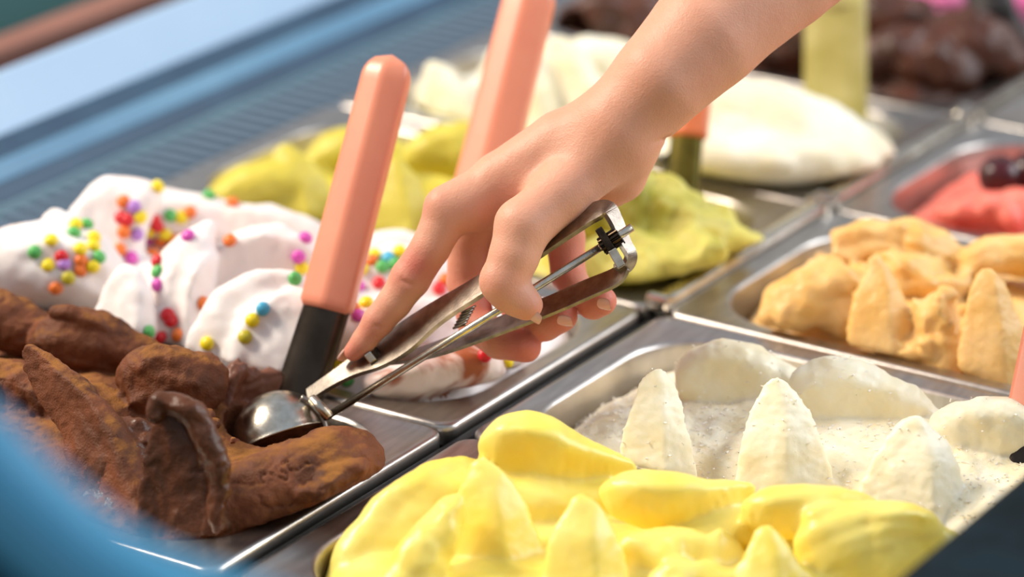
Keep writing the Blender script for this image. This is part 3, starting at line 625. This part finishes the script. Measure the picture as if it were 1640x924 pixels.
md((200, 570, .0), [(185, 620, 0), (192, 530, 0), (210, 440, 0)], [66, 62, 40], [50, 50, 40], MERI, ends=(0, .3), seed=146, ridge=.003, cuts=[(.4, -.9, 26)])
md((410, 530, .0), [(330, 450, 0), (390, 415, 0), (450, 408, 0), (505, 425, 0)], [26, 46, 46, 22], [50, 56, 50, 30], MERI, ends=(.25, .2), seed=147, ridge=.003, cuts=[(-.4, -.9, 24)], k=.003)
md((430, 450, .0), [(360, 355, .02), (430, 362, .02), (490, 385, .02), (545, 430, .02)], [20, 34, 38, 28], [44, 48, 44, 30], MERI, ends=(.25, .2), seed=148, ridge=.002)
md((390, 600, .0), [(335, 610, 0), (358, 530, 0), (400, 478, 0), (475, 452, 0)], [56, 54, 42, 14], [50, 50, 44, 24], MERI, ends=(.0, .12), seed=149, ridge=.003, cuts=[(.3, -.95, 26)], k=.004)
md((470, 610, .0), [(395, 640, 0), (430, 570, 0), (480, 520, 0), (545, 485, 0)], [40, 56, 60, 36], [50, 56, 56, 40], MERI, ends=(.15, .2), seed=150, ridge=.003, cuts=[(.2, -.97, 32)], k=.004)
md((620, 500, .0), [(520, 485, .01), (590, 455, .01), (660, 450, .01), (740, 490, .01)], [40, 56, 58, 44], [60, 64, 60, 50], MERI, ends=(.25, .2), seed=151, ridge=.003)
md((630, 440, .0), [(560, 425, .01), (620, 402, .01), (690, 415, .01)], [22, 34, 28], [44, 48, 40], MERI, ends=(.3, .2), seed=152, ridge=.002)
md((600, 590, .0), [(500, 570, 0), (570, 540, 0), (650, 530, 0), (740, 550, 0)], [40, 52, 52, 40], [60, 64, 60, 44], MERI, ends=(.25, .2), seed=153, ridge=.003)
md((690, 625, .0), [(590, 615, 0), (660, 598, 0), (740, 580, 0), (800, 584, 0)], [22, 38, 38, 20], [44, 50, 46, 30], MERI_R, ends=(.25, .2), seed=154, ridge=.003)
md((770, 595, .0), [(720, 550, .01), (770, 550, .01), (830, 568, .01)], [30, 40, 30], [44, 46, 30], MERI_R, ends=(.3, .2), seed=155)
G.build()
MV, MQ = G.V, G.Q

# candy sprinkles lying on it
bvh = BVHTree.FromPolygons([tuple(v) for v in MV], [tuple(int(i) for i in q) for q in MQ])
SPC = {'g': ('green', '#58b25c'), 'y': ('yellow', '#f0d81c'), 'o': ('orange', '#e8762a'), 'r': ('red', '#d41f2a'), 'm': ('magenta', '#d553b4'),
       'b': ('blue', '#52b5d8'), 'p': ('purple', '#b07cc8'), 'k': ('olive yellow', '#c2b52a')}
SPM = {k: mat(v[0].replace(' ', '_')+'_candy', srgb(v[1]), 0.35, 0, None, 40, sss=0.15, sss_scale=.002) for k, v in SPC.items()}
n_, k_ = 9, 14
SV = [(math.sin(math.pi*i/(n_-1))*math.cos(2*math.pi*j/k_), math.sin(math.pi*i/(n_-1))*math.sin(2*math.pi*j/k_), .72*math.cos(math.pi*i/(n_-1))) for i in range(n_) for j in range(k_)]
SPME = {}
for k in SPC:
    me = bpy.data.meshes.new('candy_sprinkle'); me.from_pydata([tuple(.0043*c for c in v) for v in SV], [], grid_faces(n_, k_, flip=True)); me.materials.append(SPM[k])
    me.polygons.foreach_set('use_smooth', [True]*len(me.polygons)); SPME[k] = me
ZS = [(163, 450, 'g'), (240, 400, 'y'), (225, 515, 'y'), (345, 365, 'g'), (355, 325, 'y'), (405, 325, 'g'), (290, 470, 'r'), (300, 510, 'p'), (375, 440, 'y'), (440, 385, 'y'),
      (380, 490, 'o'), (435, 515, 'y'), (460, 478, 'g'), (375, 535, 'o'), (320, 570, 'k'), (262, 615, 'o'), (580, 215, 'o'), (570, 290, 'r'), (630, 240, 'p'), (655, 285, 'y'),
      (720, 295, 'r'), (795, 280, 'g'), (850, 290, 'y'), (890, 265, 'o'), (580, 355, 'o'), (640, 365, 'p'), (700, 350, 'y'), (775, 360, 'y'), (690, 400, 'm'), (815, 385, 'o'),
      (885, 380, 'm'), (560, 440, 'o'), (615, 480, 'm'), (715, 465, 'o'), (745, 495, 'r'), (745, 545, 'g'), (745, 605, 'm'), (735, 145, 'y'), (980, 190, 'g'), (1090, 225, 'o'),
      (1080, 400, 'o'), (1430, 390, 'm'), (1400, 470, 'm'), (1415, 520, 'y'), (1380, 575, 'g'), (945, 690, 'o'), (1230, 715, 'b'), (1185, 770, 'y'), (1150, 850, 'k'),
      (785, 745, 'r'), (800, 770, 'r'), (690, 825, 'g'), (745, 845, 'r'), (840, 840, 'o'), (975, 880, 'y'), (435, 425, 'y'), (755, 395, 'o'), (600, 300, 'r'), (740, 325, 'r')]
SP = [(x/2.9286, 250+y/2.9286, c) for x, y, c in ZS]+[(607, 455, 'r'), (703, 463, 'r'), (587, 487, 'y'), (600, 410, 'y'), (596, 418, 'o'), (622, 414, 'b'), (632, 424, 'g'), (565, 495, 'o'),
      (580, 432, 'y'), (574, 460, 'm'), (713, 449, 'o'), (776, 570, 'r'), (810, 579, 'y'), (545, 583, 'y'), (556, 574, 'y'), (558, 610, 'g'), (572, 507, 'm'), (612, 428, 'g'), (640, 404, 'y'), (536, 592, 'y')]
def region(x, y):
    if x < 172: return 'in the cluster on the leftmost white swirl'
    if y > 470 and x < 345: return 'on the white gelato just behind the chocolate'
    if x < 240 and y < 440: return 'on the left of the tall white swirl'
    if x < 345: return 'in the cluster on the tall white swirl'
    if x < 520: return 'on the white folds left of the pink spatula'
    if y > 540: return 'on the white gelato under the hand'
    return 'on the white gelato beside the index finger'
ORD = ['leftmost', 'second from left', 'third from left', 'fourth from left', 'fifth from left', 'sixth from left', 'seventh from left', 'eighth from left', 'ninth from left', 'tenth from left']
cnt = {}
for x, y, c in sorted(SP):
    dr = at(x, y, 1.0)-CAM; dr /= np.linalg.norm(dr)
    hit = bvh.ray_cast(Vector(CAM), Vector(dr))
    if hit[0] is None: continue
    nrm = hit[1] if hit[1].dot(Vector(dr)) < 0 else -hit[1]
    s = bpy.data.objects.new('candy_sprinkle', SPME[c]); COL.objects.link(s)
    s.location = hit[0]+nrm*.0014; s.rotation_euler = nrm.to_track_quat('Z', 'Y').to_euler()
    cnt.setdefault((c, region(x, y)), []).append(s)
for (c, rg), L_ in cnt.items():
    for i, s in enumerate(L_):
        lab = '%s candy sprinkle%s %s' % (SPC[c][0], '' if len(L_) == 1 else ', '+ORD[i], rg)
        tag(s, lab, 'sprinkle', 'candy sprinkles on the white gelato')

# ------------------------------------------------------------------ spatulas
def spatula(name_label, base_px, neck_px, top_px, d, hw, m_handle, blade_hw, m_blade, dtop=0.0, lab_grp='gelato spatulas standing in the pans', facet=0.42):
    """base_px: where the blade enters the gelato, neck_px: where handle meets blade, top_px: end of the handle"""
    Pb, Pn, Pt = at(*base_px, d), at(*neck_px, d+dtop*.2), at(*top_px, d+dtop)
    t = empty('gelato_spatula', Pb); tag(t, name_label, 'spatula', lab_grp)
    ax = Pt-Pn; Ln = np.linalg.norm(ax); ax /= Ln
    W = np.cross(ax, FW); W /= np.linalg.norm(W); N = np.cross(W, ax)     # W across, N towards or away from the viewer
    W, N = W*math.cos(.25)+N*math.sin(.25), N*math.cos(.25)-W*math.sin(.25)
    r = hw*d/F; V = []; ns, k = 46, 36
    # rounded six-sided grip section
    a = np.linspace(0, 2*np.pi, k, endpoint=False)
    hexr = 1/np.maximum(np.abs(np.cos(((a+np.pi/6) % (np.pi/3))-np.pi/6)), .01); hexr = 1+(hexr-1)*.8
    for i in range(ns):
        s = i/(ns-1); f = 1.0; st = s
        e0 = .02; e1 = r/Ln*.95
        if s > 1-e1: q = (s-(1-e1))/e1; f = math.sqrt(max(0, 1-q*q))
        if s < e0: f = .86+.14*math.sqrt(1-(1-s/e0)**2)
        f = max(f, .03)
        V += list(Pn+ax*Ln*s+r*f*(1.05-.10*s)*(W*(np.cos(a)*hexr*.95)[:, None]+N*(np.sin(a)*hexr*.62)[:, None]))
    V = np.array(V)
    Fc = grid_faces(ns, k)+[tuple(range(k))[::-1], tuple(range((ns-1)*k, ns*k))]
    fixn(mesh('handle', V, Fc, m_handle, t))
    # blade: a thin flat steel strip with rounded sides, widening downwards
    ax2 = Pb-Pn; L2 = np.linalg.norm(ax2); ax2 /= L2; V = []; r2 = blade_hw*d/F; nb = 14
    W2 = np.cross(ax2, FW); W2 /= np.linalg.norm(W2); N2 = np.cross(W2, ax2)
    W2, N2 = W2*math.cos(-.25)+N2*math.sin(-.25), N2*math.cos(-.25)-W2*math.sin(-.25)
    for i in range(nb):
        s = i/(nb-1); p = Pn-ax2*.012+ax2*(L2+.052)*s
        V += list(p+W2*(np.cos(a)*r2*(1+.06*s))[:, None]+N2*(np.sign(np.sin(a))*np.abs(np.sin(a))*.0075*(1-.5*s))[:, None])
    Fc = grid_faces(nb, k)+[tuple(range(k))[::-1], tuple(range((nb-1)*k, nb*k))]
    fixn(mesh('blade', V, Fc, m_blade, t))
    return t
dS = dep(gz(490, 640, .0))
spatula('pink-handled spatula standing between chocolate and sprinkled gelato, in focus', (482, 622), (522, 497), (628, 88), dS, 43, PINK, 39, BLADE, .02)
dS2 = dep(gz(745, 520, .0))
spatula('pink-handled spatula behind the hand, its handle cut off by the top edge', (718, 520), (728, 470), (858, -40), dS2+.03, 46, PINK, 40, BLADE, .03)
spatula('spatula with short orange handle end seen under the forearm', (1090, 320), (1100, 222), (1128, -60), dep(gz(1090, 350, .0))-.03, 33, ORANGE, 27, mat('olive_blade', srgb('#6d6320'), .35, .6, srgb('#4d4512'), 40), .03)
OL = mat('olive_plastic', srgb('#c2b676'), .4, 0, srgb('#a3964a'), 25, sss=.2, sss_scale=.006)
spatula('pale olive spatula leaning in the white gelato below the dark brown gelato', (1338, 190), (1338, 20), (1345, -220), dep(gz(1335, 190, .0))-.02, 36, OL, 50, OL, .03)
BK = mat('black_plastic', srgb('#2b2320'), .4, 0, srgb('#1d1715'), 20)
spatula('black spatula standing in the dark brown gelato at the upper right', (1640, 120), (1592, 30), (1540, -220), dep(gz(1600, 100, .0)), 40, BK, 40, BK, .03)
spatula('spatula with pink handle at the right edge beside the coconut gelato', (1632, 745), (1648, 690), (1700, 420), dep(gz(1640, 760, .0)), 42, PINK, 28, BLADE, .02)

# ------------------------------------------------------------------ ice cream scoop
t = empty('ice_cream_scoop', at(455, 705, DH)); tag(t, 'steel spring-handled ice cream scoop held in the hand, sunk into chocolate', 'scoop')
ctr, rad = BOWL_C, BOWL_R
apex = -0.34*RT+0.90*UP+0.20*FW; apex /= np.linalg.norm(apex)
u1 = np.cross(apex, RT); u1 /= np.linalg.norm(u1); u2 = np.cross(apex, u1)
V = []; nb, kb = 26, 64
prof = [(rad*math.sin(a), rad*math.cos(a)) for a in np.linspace(0.001, math.pi/2*1.0, nb)]
prof += [(rad*1.012, -.0006), (rad*1.012, -.0016), (rad*.972, -.0016), (rad*.965, .0)]
prof += [(rad*.965*math.sin(a), rad*.965*math.cos(a)) for a in np.linspace(math.pi/2, .001, nb)]
for r_, h_ in prof:
    for j in range(kb):
        b = 2*math.pi*j/kb; V.append(ctr+apex*h_+(u1*math.cos(b)+u2*math.sin(b))*r_)
bw = fixn(mesh('bowl', V, grid_faces(len(prof), kb), SCOOP, t))
# chocolate already gathered inside the bowl
V = []; prof = [(rad*.95*math.sin(a), rad*.95*math.cos(a)) for a in np.linspace(.001, math.pi/2, 16)]+[(rad*.95*q, -.0015-.007*(1-q*q)) for q in np.linspace(.97, .001, 14)]
for r_, h_ in prof:
    for j in range(40):
        b = 2*math.pi*j/40; V.append(ctr+apex*h_+(u1*math.cos(b)+u2*math.sin(b))*r_)
V = np.array(V); V[16*40:] += (.0012*fbm(V[16*40:]*180, 3, 5))[:, None]*apex
fixn(mesh('scooped_ball', V, grid_faces(len(prof), 40), CHOC_S, CHOC_G))

def ribbon(name, pts, hwid, thick, m, wdir, parent, n=60):
    """flat steel strip: pts in photo pixels plus distance offset, hwid half widths in pixels, wdir in (image-perp, depth)"""
    P = crom([at(p[0], p[1], DT(p[0])+p[2]) for p in pts], n); h = interp(hwid, n)*PXM
    T = np.gradient(P, axis=0); T /= np.linalg.norm(T, axis=1)[:, None]
    S = np.cross(T, FW); S /= np.linalg.norm(S, axis=1)[:, None]
    W = S*wdir[0]+FW*wdir[1]; W -= T*np.sum(W*T, 1)[:, None]; W /= np.linalg.norm(W, axis=1)[:, None]
    N = np.cross(T, W); V = []
    sec = [(-1, -1), (-.94, -1.0), (.94, -1.0), (1, -1), (1, 1), (.94, 1), (-.94, 1), (-1, 1)]
    for i in range(n):
        for a, b in sec: V.append(P[i]+W[i]*h[i]*a+N[i]*thick/2*b)
    k = len(sec)
    o = fixn(mesh(name, V, grid_faces(n, k)+[tuple(range(k))[::-1], tuple(range((n-1)*k, n*k))], m, parent, smooth=False))
    return bevel(o, .0003, 1)
uh = ribbon('upper_handle', [(494, 634, .002), (530, 610, 0), (570, 586, 0), (610, 566, -.002), (650, 540, -.004), (700, 502, -.006), (770, 458, -.009), (850, 405, -.013), (905, 368, -.016), (948, 342, -.018), (972, 335, -.018), (985, 352, -.018), (1000, 388, -.018), (1010, 408, -.018), (1005, 424, -.016), (990, 432, -.014)],
       [13, 15, 22, 31, 34, 26, 22, 21, 21, 20, 18, 15, 13, 12, 12, 12], .0028, SCOOP_D, (.62, .78), t, 150)
ribbon('lower_handle', [(604, 580, .004), (660, 570, .003), (720, 552, .002), (800, 522, .0), (880, 490, -.004), (940, 464, -.008), (985, 444, -.012), (1004, 424, -.015)], [8, 14, 19, 21, 23, 23, 20, 12], .0022, SCOOP_D, (.55, .83), t, 80)
V, Fc = tube_w([at(522, 668, DT(522)-.006), at(962, 396, DT(962)-.020)], 6.2*PXM, 20); rd = mesh('rod', V, Fc, SCOOP, t)
V, Fc = tube_w([at(962, 396, DT(962)-.020), at(1012, 364, DT(1012)-.021)], 6.6*PXM, 16); mesh('end_pin', V, Fc, SCOOP, rd)
# toothed pinion
Pa, Pb = at(964, 395, DT(964)-.020), at(994, 376, DT(994)-.020); ax = Pb-Pa; ax /= np.linalg.norm(ax)
A1 = np.cross(ax, FW); A1 /= np.linalg.norm(A1); B1 = np.cross(ax, A1); V = []; kk = 48
for q in (0, 1):
    for j in range(kk):
        b = 2*math.pi*j/kk; r_ = (15 if (j//2) % 2 else 11.5)*PXM; V.append((Pb if q else Pa)+(A1*math.cos(b)+B1*math.sin(b))*r_)
fixn(mesh('pinion', V, grid_faces(2, kk)+[tuple(range(kk))[::-1], tuple(range(kk, 2*kk))], GEAR, t, False))
for a, b, w_ in (((958, 366), (980, 400), 6), ((980, 400), (996, 428), 7)):
    Pa, Pb = at(*a, DT(a[0])-.024), at(*b, DT(b[0])-.024); ax = Pb-Pa; l = np.linalg.norm(ax); ax /= l; s_ = np.cross(ax, FW); s_ /= np.linalg.norm(s_)
    V, Fc = box((Pa+Pb)/2, (l, w_*2*PXM, .004), np.column_stack([ax, s_, np.cross(ax, s_)])); bevel(mesh('rack', V, Fc, GEAR if w_ == 6 else SCOOP, t, False), .0006)
# spring between the handles
V = []; hl = []
for i in range(140):
    s = i/139; a = s*2*math.pi*6; c_ = at(735+16*s, 524-30*s, DT(740)-.002)
    hl.append(c_+RT*11*PXM*math.cos(a)*.9+FW*11*PXM*math.sin(a)+UP*4*PXM*math.cos(a))
V, Fc = tube_w(hl, 1.9*PXM, 8); mesh('spring', V, Fc, SCOOP_D, t)
# collar around the bowl and the little clip on the upper handle
cl = []
for s in np.linspace(-0.75, 1.15, 24):
    dirv = math.cos(s)*(.80*RT+.52*UP*0.9)-math.sin(s)*(-.45*RT*.6+.9*UP*.75)-FW*.34
    dirv /= np.linalg.norm(dirv); cl.append(ctr+dirv*rad*1.04)
V, Fc = tube_w(cl, 5*PXM, 10); mesh('collar', V, Fc, SCOOP_D, bw)
V, Fc = tube_w([at(500, 640, DT(500)-.010), at(512, 652, DT(512)-.014), at(527, 668, DT(527)-.012)], [9*PXM, 10*PXM, 9*PXM], 14, 12); mesh('pivot_lug', V, Fc, SCOOP, bw)
P0 = at(594, 572, DT(594)-.006); ax = at(602, 566, DT(602)-.006)-P0; ax /= np.linalg.norm(ax); s_ = np.cross(ax, FW); s_ /= np.linalg.norm(s_)
V, Fc = box(P0, (14*PXM, 18*PXM, .005), np.column_stack([ax, s_, np.cross(ax, s_)])); bevel(mesh('clip', V, Fc, SCOOP, uh, False), .0008)
V, Fc = box(P0+FW*.002+ax*.002, (22*PXM, 22*PXM, .003), np.column_stack([ax, s_, np.cross(ax, s_)])); bevel(mesh('clip_slot', V, Fc, GEAR, uh, False), .0006)

# ------------------------------------------------------------------ hand and forearm: one continuous surface from blended round cones
S = DH/F
def J(px, py, dmm): return cc(px, py, DT(px)+dmm/1000)
HST = .0013
HLO = np.append(cc(515, 640, DH)[:2], DH-.075); HHI = np.append(cc(1460, -250, DH)[:2], DH+.115)
HAX = [np.arange(HLO[i], HHI[i], HST) for i in range(3)]
HSH = tuple(len(a) for a in HAX)
def hsub(js, pad):
    P = np.array([J(*j[:3]) for j in js]); R = np.array([j[3]*S for j in js])[:, None]+pad
    a = np.maximum(((P-R).min(0)-HLO)//HST, 0).astype(int); b = np.minimum(np.ceil(((P+R).max(0)-HLO)/HST)+1, HSH).astype(int)
    return tuple(slice(a[i], b[i]) for i in range(3))
def hgrid(sl): return np.stack(np.meshgrid(*[HAX[i][sl[i]].astype(np.float32) for i in range(3)], indexing='ij'), -1)
def chain(P, js, k=.002):
    r = None
    for (x0, y0, d0_, r0), (x1, y1, d1_, r1) in zip(js[:-1], js[1:]):
        a = J(x0, y0, d0_).astype(np.float32); ba = J(x1, y1, d1_).astype(np.float32)-a
        h = np.clip(((P-a)@ba)/float(ba@ba), 0, 1); v = P-a-h[..., None]*ba
        q = np.sqrt(np.einsum('...i,...i', v, v))-(r0+(r1-r0)*h)*S
        r = q if r is None else smin(r, q, k)
    return r
FING = {
  'index': [(745, 330, -2, 40), (716, 342, -6, 37), (690, 396, -8, 31), (657, 446, -8, 32), (632, 484, -8, 27), (606, 514, -7, 25), (583, 546, -5, 20), (566, 563, -4, 16)],
  'thumb': [(905, 306, -12, 42), (838, 362, -27, 45), (824, 408, -30, 39), (808, 450, -31, 37), (817, 468, -30, 32), (832, 479, -29, 29), (844, 488, -29, 25)],
  'middle': [(775, 325, 18, 38), (752, 380, 32, 35), (748, 450, 40, 33), (764, 520, 34, 30), (800, 546, 22, 29), (842, 556, 14, 25)],
  'ring': [(825, 315, 30, 38), (822, 390, 44, 35), (818, 460, 48, 32), (836, 506, 34, 29), (872, 518, 18, 28), (900, 507, 10, 25)],
  'little': [(885, 315, 36, 34), (905, 380, 46, 32), (910, 440, 46, 28), (930, 476, 30, 26), (950, 486, 16, 25), (964, 482, 10, 24)],
}
palm = np.full(HSH, .05, np.float32)
PALM = [([(1440, -230, 60, 128), (1240, -50, 30, 104), (1130, 55, 10, 86), (1060, 125, 2, 74), (1000, 190, 2, 62)], .002),
        ([(1130, 55, 18, 78), (1040, 150, 12, 64), (990, 205, 10, 60)], .012),
        ([(990, 198, 2, 58), (900, 232, 6, 54), (800, 288, 4, 44), (745, 326, 0, 38)], .010),       # index side of the hand
        ([(985, 212, 14, 58), (890, 246, 24, 54), (810, 296, 24, 44), (775, 322, 18, 38)], .010),
        ([(990, 230, 26, 54), (920, 266, 36, 50), (855, 306, 36, 40)], .010),
        ([(985, 232, 2, 54), (945, 268, -4, 48), (905, 306, -12, 42)], .012),                        # thumb base
        ([(1000, 240, 20, 46), (992, 282, 28, 42), (940, 316, 34, 38)], .010),
        ([(860, 300, 2, 34), (800, 335, 6, 20), (768, 345, 8, 18)], .010)]                            # web between thumb and index finger
for js, k_ in PALM:
    sl = hsub(js, .02); palm[sl] = smin(palm[sl], chain(hgrid(sl), js), k_)
hand = palm.copy()
for nm, js in FING.items():
    sl = hsub(js, .016); Gd = hgrid(sl); f_ = chain(Gd, js)
    if nm == 'index': f_ = smin(f_, chain(Gd, [(710, 326, -10, 27), (726, 322, -8, 27)]), .005)       # knuckle
    if nm == 'thumb': f_ = smin(f_, chain(Gd, [(800, 450, -33, 28), (802, 458, -33, 27)]), .004)
    hand[sl] = np.minimum(hand[sl], smin(palm[sl], f_, .008 if nm in ('index', 'thumb') else .006))
for js in ([(776, 474, -44, 1.6), (822, 488, -47, 1.6)], [(642, 448, -19, 1.6), (690, 472, -17, 1.6)], [(600, 520, -15, 1.3), (622, 530, -14, 1.3)], [(838, 440, -42, 1.8), (852, 452, -36, 1.8)], [(1040, 236, -14, 3.2), (1064, 222, 2, 3.2), (1072, 222, 20, 3.2)]):
    sl = hsub(js, .006); hand[sl] = -smin(-hand[sl], chain(hgrid(sl), js), .0022)                      # creases at the joints
Vc, Fc = surface_nets_vals(hand, HLO, HST)
Vc = relax(Vc, Fc, 3)
flush = np.zeros(len(Vc))
for (x, y, dmm, rr, wgt) in ((668, 425, -14, 30, .8), (650, 440, -14, 30, .5), (562, 566, -4, 40, .55), (600, 520, -8, 40, .4), (690, 330, -10, 30, .3), (852, 500, -30, 26, .35), (800, 455, -36, 40, .2), (845, 560, 14, 60, .75),
                             (905, 508, 10, 60, .7), (965, 484, 10, 50, .7), (775, 500, 36, 90, .6), (830, 440, 48, 90, .5), (900, 420, 46, 80, .5)):
    flush = np.maximum(flush, wgt*np.exp(-(np.linalg.norm(Vc-J(x, y, dmm), axis=1)/(rr*S))**2))
person = empty('person', at(990, 205, DH)); tag(person, 'bare forearm and hand gripping the ice cream scoop, index finger stretched along it', 'person')
Vw = c2w(Vc); nv_ = vnormals(Vw, Fc)
if float(np.sum(nv_*(Vw-Vw.mean(0)))) < 0: Fc = Fc[:, ::-1]
ho = quads('body', Vw, Fc, SKIN, person)
at_ = ho.data.attributes.new('flush', 'FLOAT', 'POINT'); at_.data.foreach_set('value', flush.astype(np.float32))
def nail(px, py, dmm, ax_px, hw, hl, facing):
    """small curved plate on the fingertip; ax_px image direction of the finger, facing in (right, up, depth)"""
    c = J(px, py, dmm); a = np.array([ax_px[0], -ax_px[1], ax_px[2]], float); a /= np.linalg.norm(a)
    n = np.array(facing, float); n -= a*(n@a); n /= np.linalg.norm(n); s = np.cross(a, n); V = []; m1, m2 = 9, 9
    for lay in (0, 1):
        for i in range(m1):
            for j in range(m2):
                u, v = -1+2*i/(m1-1), -1+2*j/(m2-1)
                uu, vv = u*math.sqrt(1-v*v*.35), v*math.sqrt(1-u*u*.35)
                V.append(c+a*uu*hl*S+s*vv*hw*S-n*((vv*vv)*hw*.55*S+uu*uu*hl*.12*S+lay*.0006))
    Fq = [(i*m2+j, i*m2+j+1, (i+1)*m2+j+1, (i+1)*m2+j) for i in range(m1-1) for j in range(m2-1)]
    Fq += [tuple(81+q for q in f[::-1]) for f in Fq]
    fixn(mesh('fingernail', c2w(np.array(V)), Fq, NAIL, person))
nail(548, 563, -2, (-.62, .78, 0), 13, 15, (-.8, .3, .35))
nail(852, 511, -32, (.8, .55, 0), 12, 14, (-.25, -.75, -.6))
nail(904, 519, -6, (.9, .1, -.4), 12, 13, (.1, -.7, -.75))
nail(966, 491, -8, (.8, .1, -.5), 11, 12, (.2, -.5, -.85))

# ------------------------------------------------------------------ display case around the pans
case = empty('display_case', (0.3, 0.45, -0.12)); tag(case, 'blue-grey refrigerated display case frame around the gelato pans', 'display case')
XA, XB = -0.75, 2.0
def strip(name, y0, z0, y1, z1, m, th=.006, xa=XA, xb=XB, bev=.002):
    """board along the row of pans from (y0, z0) to (y1, z1)"""
    dy, dz = y1-y0, z1-z0; l = math.hypot(dy, dz); c = ((xa+xb)/2, (y0+y1)/2, (z0+z1)/2)
    R = np.column_stack([(1, 0, 0), (0, dy/l, dz/l), (0, -dz/l, dy/l)])
    V, Fc = box(c, (xb-xa, l, th), R); return bevel(mesh(name, V, Fc, m, case, False), bev)
strip('tub_floor', -.55, -.125, .60, -.125, DARK, .01)
strip('tub_side', -.42, -.12, -.42, -.02, STEEL, .006)
YG = .408
gt = strip('grille_tray', YG-.005, -.045, YG+.07, -.045, DARK, .004)
strip('grille_edge', YG-.006, -.05, YG-.006, -.012, FRAME_D, .003)
sl = None
for i in range(230):
    x = XA+.02+i*.016
    if x > XB-.02: break
    if sl is None:
        V, Fc = box((0, 0, 0), (.007, .066, .010)); sl = mesh('slat', V, Fc, SLAT, None, False); o = sl
    else:
        o = bpy.data.objects.new('slat', sl.data); COL.objects.link(o)
    o.parent = gt; o.location = (x, YG+.032, -.022)
PROFILE = [('lower_frame', YG+.068, -.036, YG+.076, -.016, FRAME_G), ('frame_groove', YG+.078, -.018, YG+.088, -.006, FRAME_D), ('middle_frame', YG+.088, -.008, YG+.098, .004, FRAME_M),
           ('frame_groove', YG+.100, .002, YG+.112, .014, FRAME_D), ('pale_panel', YG+.114, .010, YG+.140, .046, FRAME_L)]
for p in PROFILE: strip(*p)
# front edges of the case and a shade tube under them, close to the viewer
hoop = [at(x, y, 1.05) for x, y in ((-330, 575), (-210, 640), (-70, 718), (45, 828), (165, 925), (310, 995), (520, 1060), (760, 1110))]
hoop = [np.array(p) for p in ((-.80, .47, -.12), (-.82, .42, .22), (-.81, .12, .43))]+hoop+[np.array(p) for p in ((-.66, -.52, .22), (-.65, -.53, -.12))]
V, Fc = tube_w(hoop, 92*1.05/F, 28, 110); mesh('front_frame', V, Fc, TEAL, case)
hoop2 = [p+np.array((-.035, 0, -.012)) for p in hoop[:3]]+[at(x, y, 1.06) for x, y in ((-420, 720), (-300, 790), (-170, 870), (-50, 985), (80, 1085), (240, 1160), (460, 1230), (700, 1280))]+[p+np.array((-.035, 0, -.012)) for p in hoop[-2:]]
V, Fc = tube_w(hoop2, 100*1.06/F, 28, 110); mesh('front_frame_shade', V, Fc, NAVY, case)  # dark tube standing in for the shadowed gap below the blue frame
V, Fc = box((.6, -.383-.035, .114-.035), (2.8, .07, .07)); bevel(mesh('side_rail', V, Fc, NAVY, case, False), .014, 4)
for x in (-.6, .95, 1.85):
    V, Fc = box((x, -.43, -.03), (.03, .03, .18)); bevel(mesh('rail_post', V, Fc, NAVY, case, False), .003)
for x in (-.76, 2.0):
    V, Fc = box((x, .04, -.08), (.012, 1.1, .10)); bevel(mesh('tub_end', V, Fc, STEEL, case, False), .002)

# the shop beyond the case
V, Fc = box((1.0, 1.0, -.49), (6.0, .04, 1.0)); o = mesh('wall_back', V, Fc, GREENB, None, False); o['kind'] = 'structure'; o['label'] = 'dark green wall of the shop beyond the case'
V, Fc = box((.6, .66, .004), (3.2, .03, .02)); o = mesh('trim_1', V, Fc, BROWN, None, False); bevel(o, .004); o['kind'] = 'structure'; o['label'] = 'reddish wooden ledge beyond the case'
V, Fc = box((1.0, .2, -1.0), (8, 8, .02)); o = mesh('floor', V, Fc, mat('floor_tiles', srgb('#6f665c'), .5, 0, srgb('#5f564e'), 5), None, False); o['kind'] = 'structure'; o['label'] = 'grey floor of the shop'
